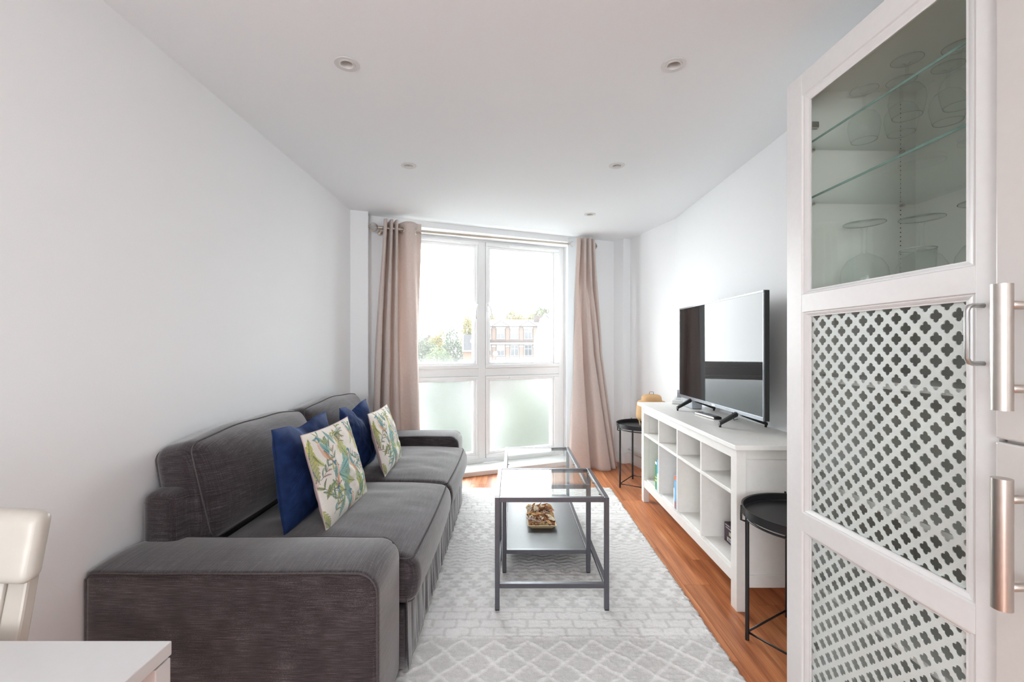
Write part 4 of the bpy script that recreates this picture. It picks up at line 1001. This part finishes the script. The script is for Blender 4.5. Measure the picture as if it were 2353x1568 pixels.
def bead(z0, z1, zo0, zo1):
    o = [(.0008, st0, zo0), (.0008, st1, zo0), (.0008, st1, zo1), (.0008, st0, zo1)]
    def ring(f, x): return [(x, lerp(st0, GY0, f), lerp(zo0, z0, f)), (x, lerp(st1, GY1, f), lerp(zo0, z0, f)), (x, lerp(st1, GY1, f), lerp(zo1, z1, f)), (x, lerp(st0, GY0, f), lerp(zo1, z1, f))]
    rs = [ring(0, .0012), ring(.12, .0045), ring(.30, .0040), ring(.55, .0062), ring(.8, .0095), ring(1, .0100), ring(1, .0145)]
    m = MB(); vs = [p for r_ in rs for p in r_]
    m.add(vs, [(k*4+i, k*4+(i+1) % 4, k*4+4+(i+1) % 4, k*4+4+i) for k in range(len(rs)-1) for i in range(4)])
    return m.build('bead', WF2, d, recalc=False)
bounds = [(rails[1][1], rails[0][0]), (rails[2][1], rails[1][0]), (rails[3][1], rails[2][0])]
for (z0, z1), (a, b) in zip(OPN, bounds):
    bead(z0, z1, a, b)
    MB().box(.0122, .0150, GY1-.004, GY0+.004, z0-.004, z1+.004).build('door_glass', M['cabinet_glass'] if z0 > 1.3 else M['clear_door'] if 'clear_door' in M else M['cabinet_glass'], d)
# fretwork : white sheet pierced with staggered quatrefoils
FW = plain('white_fretwork_board', (.80, .82, .81, 1), .5, var=.01, bump=0)
def fretwork(z0, z1):
    y0, y1 = GY1-.004, GY0+.004; p = .0500; rl = .0068; off_ = .0080; NP = 32
    quat = []
    for k in range(NP):
        a = 2*PI*k/NP; best = 0
        for cx_, cy_ in ((off_, 0), (-off_, 0), (0, off_), (0, -off_)):
            bq = cx_*math.cos(a)+cy_*math.sin(a); disc = bq*bq-(off_*off_-rl*rl)
            if disc >= 0: best = max(best, bq+math.sqrt(disc))
        quat.append((best*math.cos(a), best*math.sin(a)))
    dia = []
    for k in range(NP):
        a = 2*PI*k/NP; rr_ = (p/2)/(abs(math.cos(a))+abs(math.sin(a))); dia.append((rr_*math.cos(a), rr_*math.sin(a)))
    bm = bmesh.new(); na = int((y1-y0)/p*2)+4; nb = int((z1-z0)/p*2)+4
    for i in range(-1, na):
        for j in range(-1, nb):
            if (i+j) % 2: continue
            cy_, cz_ = y0+i*p/2, z0+j*p/2
            q = [bm.verts.new((0, cy_+a, cz_+b)) for a, b in quat]; o_ = [bm.verts.new((0, cy_+a, cz_+b)) for a, b in dia]
            for k in range(NP): bm.faces.new((o_[k], o_[(k+1) % NP], q[(k+1) % NP], q[k]))
    for co, no in (((0, y0, 0), (0, -1, 0)), ((0, y1, 0), (0, 1, 0)), ((0, 0, z0), (0, 0, -1)), ((0, 0, z1), (0, 0, 1))):
        bmesh.ops.bisect_plane(bm, geom=list(bm.verts)+list(bm.edges)+list(bm.faces), plane_co=co, plane_no=no, clear_outer=True)
    bmesh.ops.remove_doubles(bm, verts=bm.verts, dist=1e-5); bmesh.ops.recalc_face_normals(bm, faces=bm.faces)
    ex = bmesh.ops.extrude_face_region(bm, geom=list(bm.faces))
    for v in ex['geom']:
        if isinstance(v, bmesh.types.BMVert): v.co.x += .0022
    bmesh.ops.recalc_face_normals(bm, faces=bm.faces)
    me = bpy.data.meshes.new('fretwork_panel'); bm.to_mesh(me); bm.free(); me.materials.append(FW)
    o = bpy.data.objects.new('fretwork_panel', me); COL.objects.link(o); o.parent = d; o.location = (.0158, 0, 0); return o
for z0, z1 in OPN[1:]: fretwork(z0-.004, z1+.004)
m = MB(); hy_, hx_ = -.606, -.034
m.tube([(.0, hy_, 1.249), (hx_+.012, hy_, 1.249), (hx_+.004, hy_, 1.2465), (hx_, hy_, 1.239), (hx_, hy_, 1.145), (hx_+.004, hy_, 1.1375), (hx_+.012, hy_, 1.135), (0, hy_, 1.135)], .0047, 12)
m.build('handle', plain('satin_grey_steel', (.55, .56, .55, 1), .3, metal=.9, bump=0), d, smooth=True)
# ---- glassware in the cabinet
ca, sa = math.cos(math.radians(2)), math.sin(math.radians(2))
def cabw(x, y, z): return (.906+x*ca-y*sa, 1.5+x*sa+y*ca, z)
def wineglass(loc, sc, label, group):
    r = empty('wine_glass', loc); r.scale = (sc, sc, sc); tag(r, label, 'wine glass', group)
    o = MB().lathe([(.0335, .0), (.0345, .0005), (.040, .022), (.0435, .045), (.041, .066), (.031, .084), (.016, .094), (.0055, .100)], n=40).build('bowl', M['clear_glass'], r, smooth=True)
    o = MB().lathe([(.0055, .100), (.0042, .115), (.0042, .148), (.007, .157), (.016, .1605), (.037, .1625), (.0375, .1635), (.036, .1645), (.0005, .1655)], n=40).build('stem', M['clear_glass'], r, smooth=True)
    MB().tube([(.034*math.cos(q), .034*math.sin(q), .0008) for q in [i*PI/20 for i in range(40)]], .0009, 6, closed=True).build('rim', M['glass_rim'], r, smooth=True)
    MB().tube([(.0373*math.cos(q), .0373*math.sin(q), .1635) for q in [i*PI/20 for i in range(40)]], .0008, 6, closed=True).build('foot_edge', M['glass_rim'], r, smooth=True)
    return r
M['glass_rim'] = plain('glass_rim', (.42, .45, .42, 1), .1, var=0.02, bump=0)
for (x, y), l in zip(((.20, -.075), (.275, -.125), (.345, -.20), (.20, -.225), (.29, -.285)),
        ('upturned wine glass on the top glass shelf, closest to the cabinet hinge', 'upturned wine glass second from the hinge side on the top glass shelf', 'upturned wine glass at the back of the top glass shelf',
         'upturned wine glass nearest the door in the middle of the top shelf', 'upturned wine glass closest to the handle side of the top glass shelf')):
    wineglass(cabw(x, y, 1.8155), .98, l, 'upturned wine glasses on the top glass shelf')
for (x, y), l in zip(((.19, -.088), (.315, -.15), (.335, -.31)), ('large upturned wine glass low in the cabinet on the hinge side', 'large upturned wine glass low in the cabinet behind the middle of the glass', 'large upturned wine glass low in the cabinet beside the glass jug')):
    wineglass(cabw(x, y, 1.3145), 1.45, l, 'large upturned wine glasses in the lower glazed compartment')
def vessel(name, loc, prof, label, cat, handle=False, group=None):
    r = empty(name, loc); tag(r, label, cat, group); MB().lathe(prof, n=40).build('body', M['clear_glass'], r, smooth=True, solid=.0015)
    rm, zm = prof[-1]; MB().tube([(rm*math.cos(q), rm*math.sin(q), zm) for q in [i*PI/20 for i in range(40)]], .0012, 6, closed=True).build('rim', M['glass_rim'], r, smooth=True)
    if handle:
        m = MB(); m.tube([(-.045, -.02, .15), (-.07, -.035, .155), (-.088, -.042, .135), (-.088, -.042, .07), (-.07, -.035, .04), (-.046, -.02, .045)], .005, 8); m.build('handle', M['clear_glass'], r, smooth=True)
    return r
vessel('glass_jug', cabw(.23, -.44, 1.3145), [(.0005, .003), (.050, .003), (.054, .008), (.056, .08), (.054, .14), (.050, .165), (.052, .185)], 'clear glass jug in the lower glazed compartment on the handle side', 'jug', True)
for (x, y), l in zip(((.33, -.42), (.13, -.33)), ('clear tumbler behind the jug in the cabinet', 'clear tumbler in front of the large wine glasses in the cabinet')):
    vessel('tumbler', cabw(x, y, 1.3145), [(.0005, .003), (.032, .003), (.034, .008), (.038, .105)], l, 'tumbler', False, 'tumblers in the cabinet')

# ================================================================== tall kitchen unit
ku = empty('kitchen_unit', (1.14, .562, 0)); tag(ku, 'tall cream kitchen unit with two doors and steel bar handles', 'kitchen unit'); L = local(ku)
LQ = M['white_lacquer']
MB(L).box(.937, 1.368, .262, .860, .10, 2.22).build('carcass', LQ, ku)
MB(L).box(.96, 1.368, .262, .860, .0, .10).build('plinth', LQ, ku)
for (z0, z1, h0, h1) in ((.995, 2.22, 1.059, 1.276), (.10, .989, .718, .942)):
    dr = MB(L).box(.915, .936, .264, .862, z0, z1).build('door', LQ, ku, bevel=.004, seg=3)
    hxw, hyw = .842, .782
    m = MB(L); m.tube([(hxw, hyw, h0), (hxw, hyw, h1)], .0145, 28); hb = m.build('handle', M['steel'], dr, smooth=True, angle=40)
    for z in (h0+.0365, h1-.0365):
        m = MB(L); m.tube([(hxw, hyw, z), (.880, hyw, z), (.916, hyw, z)], [.0075, .0075, .0085], 16); m.build('post', M['steel'], hb, smooth=True)

# ================================================================== dining table and chair
dt = empty('dining_table', (-.87, .15, 0)); tag(dt, 'white dining table with a thin top, cut off by the lower corner', 'dining table'); L = local(dt)
TW = plain('white_table_lacquer', (.56, .555, .55, 1), .28, var=.01, bump=.01)
MB(L).box(-1.25, -.495, -.36, .663, .720, .740).build('table_top', TW, dt, bevel=.0015)
for x0, x1 in ((-1.25, -1.21), (-.522, -.496)):
    for y0, y1 in ((-.36, -.32), (.634, .662)): MB(L).box(x0, x1, y0, y1, 0, .7165).build('leg', TW, dt, bevel=.0015)
m = MB(L); m.box(-1.20, -.55, .60, .618, .66, .7195); m.box(-1.20, -.55, -.31, -.292, .66, .7195); m.build('apron', TW, dt)
ch = empty('dining_chair', (-.97, .52, 0)); tag(ch, 'cream white wooden dining chair with a broad curved back', 'chair'); L = local(ch)
CW = plain('cream_chair_paint', (.47, .435, .385, 1), .38, var=.015, bump=.01)
def yb_(z): return .655 + (z-.45)*.19 if z > .45 else .655 + (z-.45)*-.06
for xo in (-.785, -1.155):
    m = MB(L); pr = [(0, 0), (.25, 0), (.45, 0), (.6, 0), (.75, 0), (.888, 0)]
    vs = []; fs = []
    for z, _ in pr:
        y = yb_(z)+.012; hw = .0165 if z < .8 else .015
        vs += [(xo-hw, y-.010, z), (xo+hw, y-.010, z), (xo+hw, y+.010, z), (xo-hw, y+.010, z)]
    for k in range(len(pr)-1):
        for i in range(4): fs.append((k*4+i, k*4+(i+1) % 4, k*4+4+(i+1) % 4, k*4+4+i))
    fs += [(3, 2, 1, 0), tuple(range(len(vs)-4, len(vs)))]
    m.add(vs, fs); m.build('rear_leg', CW, ch, bevel=.004)
    MB(L).box(xo-.018, xo+.018, .29, .326, 0, .425).build('front_leg', CW, ch, bevel=.004)
def railfn(x, y, z, ux, uy, uz):
    zz = .857+z; return x, y+yb_(zz)-.016 + .018*(1-ux*ux)*-0 - .010*(ux*ux-.6), zz-.003*ux*ux*(1 if uz > 0 else 0)
weld(rbox(.234, .017, .054, .0165, 24, railfn, None, L(-.970, 0, 0)).build('top_rail', CW, ch, smooth=True))
def spl(x, y, z, ux, uy, uz): zz = .655+z; return x, y+yb_(zz)+.006, zz
weld(rbox(.168, .008, .150, .006, 12, spl, None, L(-.970, 0, 0)).build('back_panel', CW, ch, smooth=True))
weld(rbox(.205, .19, .011, .010, 12, None, None, L(-.970, .470, .436)).build('seat', CW, ch, smooth=True))
m = MB(L); m.box(-1.15, -.79, .300, .318, .37, .425); m.box(-1.15, -.79, .640, .655, .37, .425); m.box(-1.17, -1.155, .32, .64, .37, .425); m.box(-.785, -.77, .32, .64, .37, .425); m.build('seat_rail', CW, ch)

# ================================================================== outside the window
GZ = -9.0
tag(MB().box(-90, 90, 7, 200, GZ-.5, GZ).build('ground', M['asphalt']), kind='structure')
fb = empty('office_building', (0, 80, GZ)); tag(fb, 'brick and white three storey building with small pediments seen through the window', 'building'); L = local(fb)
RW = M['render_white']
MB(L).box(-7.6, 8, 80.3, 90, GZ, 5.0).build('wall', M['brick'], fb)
rows = [(2.50, 4.30), (-.46, 1.42), (-3.6, -1.7), (-6.8, -4.9)]
wxs = [-5.22+.05+2.42*k for k in range(-1, 6)]; wxs = [-1.955+2.42*k for k in range(-2, 4)]
for ri, (z0, z1) in enumerate(rows):
    for k, x in enumerate(wxs):
        w = MB(L); w.box(x-.78, x+.78, 80.18, 80.3, z0-.12, z0); w.box(x-.71, x-.63, 80.2, 80.3, z0, z1); w.box(x+.63, x+.71, 80.2, 80.3, z0, z1); w.box(x-.63, x+.63, 80.2, 80.3, z1-.08, z1); w.box(x-.04, x+.04, 80.2, 80.3, z0, z1-.08); w.box(x-.63, x+.63, 80.21, 80.3, z0+1.15, z0+1.22)
        wo = w.build('window', RW, fb)
        for (xa, xb_) in ((x-.63, x-.04), (x+.04, x+.63)):
            MB(L).box(xa, xb_, 80.25, 80.32, z0, z1-.08).build('pane', M['ext_glass'], wo)
        if (ri, k) in ((0, 2), (0, 3), (1, 2), (0, 1), (1, 1)): MB(L).box(x-.62, x+.62, 80.22, 80.245, z0+.85, z1-.08).build('blind', M['blind'], wo)
        if ri == 0: MB(L).box(x-.86, x+.86, 80.15, 80.3, z1, z1+.30).build('lintel', RW, fb)
        if ri == 1:
            MB(L).box(x+.86, x+1.54, 80.1, 80.3, 1.02, 1.30).build('capital', RW, fb)
            rb = rbox(.84, .06, .34, .05, 6, None, None, L(x, 80.27, -1.05)); weld(rb.build('spandrel', RW, fb, smooth=True))
    for x in wxs: MB(L).box(x+.92, x+1.50, 80.16, 80.31, z0-.6, z1+.3).build('pier', M['brick'], fb)
MB(L).box(-7.7, 8.1, 80.0, 80.3, 1.48, 1.80).build('string_course', RW, fb)
MB(L).box(-7.7, 8.1, 80.05, 80.3, 2.0, 2.28).build('cornice', M['roof_tile'], fb)
MB(L).box(-7.8, 8.2, 79.9, 80.3, 4.66, 4.86).build('eaves', RW, fb)
m = MB(L); m.add([(-7.8, 79.9, 4.86), (8.2, 79.9, 4.86), (8.2, 84, 6.05), (-7.8, 84, 6.05)], [(0, 1, 2, 3)]); m.build('roof', M['roof_slope'], fb, solid=.1)
for x in (-1.955, 2.885):
    m = MB(L); m.add([(x-1.4, 79.7, 4.72), (x+1.4, 79.7, 4.72), (x, 79.7, 5.62), (x-1.4, 80.6, 4.72), (x+1.4, 80.6, 4.72), (x, 82.4, 5.62)], [(0, 1, 2), (0, 2, 5, 3), (1, 4, 5, 2), (0, 3, 4, 1)]); m.build('pediment', RW, fb)
    m = MB(L)
    for sgn in (-1, 1): m.add([(x+sgn*1.55, 79.6, 4.68), (x, 79.6, 5.66), (x, 82.6, 5.76), (x+sgn*1.55, 80.8, 4.78)], [(0, 1, 2, 3)])
    m.build('pediment_roof', M['roof_tile'], fb, solid=.06)
MB(L).box(4.0, 5.6, 82, 83, 5.2, 6.7).build('chimney', M['roof_tile'], fb)
rs = MB(L).box(5.0, 6.4, 81.2, 83, 5.2, 6.15).build('dormer', RW, fb); MB(L).box(5.9, 6.25, 81.15, 81.25, 5.3, 5.7).build('pane', M['ext_glass'], rs)
# satellite dish on the facade
r = empty('satellite_dish', (-2.83, 79.0, -.15)); tag(r, 'round white satellite dish on the brick building', 'satellite dish')
m = MB(lambda x, y, z: (x, -z*1.0, y)); m.lathe([(.0005, -.10), (.2, -.085), (.36, -.04), (.46, .0)], n=24); m.build('dish', RW, r, smooth=True, solid=.03)
m = MB(); m.tube([(0, .05, 0), (.2, .6, -.3), (.2, .95, -.3)], .04, 6); m.build('arm', M['grey_plastic'], r)
m = MB(); m.tube([(0, .1, -.2), (.35, -.35, -.25)], .025, 6); m.box(.3, .42, -.42, -.3, -.3, -.2); m.build('receiver', M['grey_plastic'], r)
# white rendered house close on the right
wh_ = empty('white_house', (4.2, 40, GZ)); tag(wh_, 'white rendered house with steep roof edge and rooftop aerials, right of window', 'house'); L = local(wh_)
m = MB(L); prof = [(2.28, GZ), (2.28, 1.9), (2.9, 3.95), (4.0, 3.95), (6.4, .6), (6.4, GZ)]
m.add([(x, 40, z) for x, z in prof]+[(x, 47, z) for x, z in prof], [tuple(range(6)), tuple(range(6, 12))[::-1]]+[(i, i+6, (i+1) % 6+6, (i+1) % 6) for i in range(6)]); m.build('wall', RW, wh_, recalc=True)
m = MB(L); m.add([(3.02, 39.8, 3.9), (6.6, 39.8, .3), (6.6, 47, .3), (3.02, 47, 3.9)], [(0, 1, 2, 3)]); m.build('roof', M['slate'], wh_, solid=.12)
MB(L).box(3.0, 3.7, 41, 42, 3.4, 4.2).build('chimney', M['roof_tile'], wh_)
MB(L).box(2.92, 3.8, 40.9, 42.1, 3.95, 4.1).build('chimney_cap', RW, wh_)
m = MB(L); m.tube([(3.25, 41.2, 4.1), (3.25, 41.2, 4.7)], .05, 6); m.box(3.02, 3.14, 41.1, 41.25, 4.5, 5.35); m.box(3.34, 3.42, 41.1, 41.25, 4.6, 5.4)
for z in (4.75, 4.9, 5.05, 5.2): m.box(3.2, 3.5, 41.15, 41.2, z, z+.03)
m.build('aerial', M['grey_plastic'], wh_)
MB(L).box(2.70, 2.78, 39.96, 40.0, -1.6, -.75).build('drainpipe', M['grey_plastic'], wh_)
# orange brick house and garage to the left
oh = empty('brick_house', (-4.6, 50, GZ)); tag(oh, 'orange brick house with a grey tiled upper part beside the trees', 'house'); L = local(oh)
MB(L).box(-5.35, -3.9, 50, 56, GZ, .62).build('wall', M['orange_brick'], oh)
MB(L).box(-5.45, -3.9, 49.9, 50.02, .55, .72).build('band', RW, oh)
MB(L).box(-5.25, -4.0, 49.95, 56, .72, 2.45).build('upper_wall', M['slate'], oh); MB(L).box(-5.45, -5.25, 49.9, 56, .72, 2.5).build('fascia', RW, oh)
MB(L).box(-4.55, -4.4, 49.9, 49.96, 1.55, 1.85).build('vent', RW, oh)
MB(L).box(-4.75, -4.45, 49.9, 50.0, -1.6, -.5).build('window', M['ext_glass'], oh)
gr = empty('garage', (-5.0, 46, GZ)); tag(gr, 'small flat roofed building with blue grey cladding below the brick house', 'garage'); L = local(gr)
MB(L).box(-5.3, -4.0, 46, 48, GZ, -.9).build('wall', RW, gr); MB(L).box(-5.1, -4.1, 45.9, 46.0, -.88, -.28).build('cladding', M['zinc'], gr); MB(L).box(-5.4, -4.0, 45.95, 48, -.9, -.25).build('parapet', RW, gr)
# terrace with chimneys far behind the trees
th = empty('terrace_house', (-13.5, 78, GZ)); tag(th, 'distant house with white bay window and brick chimneys behind the trees', 'house'); L = local(th)
m = MB(L); prof = [(-16.5, GZ), (-16.5, 1.6), (-14.6, 2.75), (-11.5, .9), (-11.5, GZ)]
m.add([(x, 78, z) for x, z in prof]+[(x, 84, z) for x, z in prof], [tuple(range(5)), tuple(range(5, 10))[::-1]]+[(i, i+5, (i+1) % 5+5, (i+1) % 5) for i in range(5)]); m.build('wall', M['roof_tile'], th, recalc=True)
for x in (-14.35, -13.0): MB(L).box(x-.2, x+.2, 78.5, 79.5, 1.5, 3.1 if x < -14 else 2.5).build('chimney', M['roof_tile'], th)
b_ = MB(L).box(-13.4, -11.9, 77.2, 78, GZ, 1.0).build('bay', RW, th)
MB(L).box(-13.1, -12.3, 77.1, 77.25, -.1, .75).build('pane', M['ext_glass'], b_)
# trees
def tree(x, y, ztop, rx_, rz_, mat, label, group, n=2200, seed=0, size=.30, sparse=1.0):
    rg = np.random.RandomState(seed); r = empty('tree', (x, y, GZ)); tag(r, label, 'tree', group)
    cz_ = ztop-rz_-GZ
    lob = [(0, 0, 0, 1)]+[(rg.uniform(-.55, .55)*rx_, rg.uniform(-.5, .5)*rx_, rg.uniform(-.5, .55)*rz_, rg.uniform(.35, .6)) for _ in range(9)]
    P = []; 
    for (lx, ly, lz, ls) in lob:
        k = int(n*ls/4.5); d_ = rg.normal(size=(k, 3)); d_ /= np.linalg.norm(d_, axis=1)[:, None]; q = (.72+.34*rg.rand(k))[:, None]
        P.append(d_*q*np.array([rx_*ls, rx_*ls, rz_*ls])*(.86 if ls == 1 else 1)+np.array([lx, ly, lz+cz_]))
    P = np.concatenate(P); k = len(P); a = rg.normal(size=(k, 3)); a /= np.linalg.norm(a, axis=1)[:, None]; b = np.cross(a, rg.normal(size=(k, 3))); b /= np.linalg.norm(b, axis=1)[:, None]
    s = size*(.6+.8*rg.rand(k))[:, None]; V = np.stack([P-a*s, P-b*s*.55, P+a*s, P+b*s*.55], 1).reshape(-1, 3)
    me = bpy.data.meshes.new('foliage'); me.from_pydata(V.tolist(), [], np.arange(4*k).reshape(-1, 4).tolist()); me.materials.append(M[mat])
    f = bpy.data.objects.new('foliage', me); COL.objects.link(f); f.parent = r
    m = MB(); m.tube([(0, 0, 0), (.1, 0, cz_*.5), (0, .1, cz_), (.1, 0, cz_+rz_*.5)], [.28, .2, .14, .05], 7)
    for _ in range(4):
        q = rg.uniform(0, 2*PI); m.tube([(0, 0, cz_-rz_*.4), (.45*rx_*math.cos(q), .45*rx_*math.sin(q), cz_+rg.uniform(-.1, .5)*rz_)], [.1, .03], 5)
    m.build('trunk', M['bark'], r, smooth=True)
g1_, g2_ = 'trees beside the houses', 'autumn trees behind the building'
tree(-10.8, 54, 3.2, 2.4, 5.0, 'leaf_blue', 'rounded green tree next to the taupe curtain, outside', g1_, 13000, 1, .125)
tree(-7.0, 43, 1.7, 2.0, 4.4, 'leaf_green', 'broad bright green tree in front of the orange brick house', g1_, 15000, 2, .105)
tree(-7.9, 61, 3.5, 2.1, 5.0, 'leaf_blue', 'taller blue green tree behind the bright green one', g1_, 12000, 3, .125)
tree(-12.4, 74, 3.6, 2.2, 5.0, 'leaf_yellow', 'small golden tree between the two green trees', g1_, 9000, 4, .14)
tree(-6.6, 69, 6.3, 1.5, 4.2, 'leaf_yellow', 'thin tall yellowing tree beside the window mullion', g1_, 5200, 5, .13)
for i, (x, zt, rr_) in enumerate(((-4.6, 7.3, 1.6), (-1.7, 7.0, 2.0), (.9, 7.9, 1.7), (3.6, 8.2, 2.0), (6.2, 8.5, 1.9))):
    tree(x*(.98 if i % 2 == 0 else 1.07), 94 if i % 2 == 0 else 102.5, zt+.9, rr_+.4, 4.5, 'leaf_yellow' if i % 3 != 1 else 'leaf_green', ('yellowing tree behind the left pediment', 'greener tree behind the middle of the brick building', 'yellowing tree behind the gap between the pediments', 'rounded yellow tree behind the second pediment', 'tallest yellow tree behind the dormer and chimney')[i], g2_, 10000, 20+i, .16)
# garden hedges seen dimly through the frosted panes
for i, (x, y) in enumerate(((-3.4, 24), (1.0, 26), (5.6, 25))):
    tree(x, y, (-2.4, -.9, -1.6)[i], 2.1, 3.0, 'leaf_blue' if i != 1 else 'leaf_green', ('dark green garden tree behind the frosted pane by the sofa', 'green garden tree behind the middle of the right-hand frosted pane', 'dark garden tree at the curtain edge of the frosted panes')[i], 'garden trees below the window', 1800, 40+i, .26)
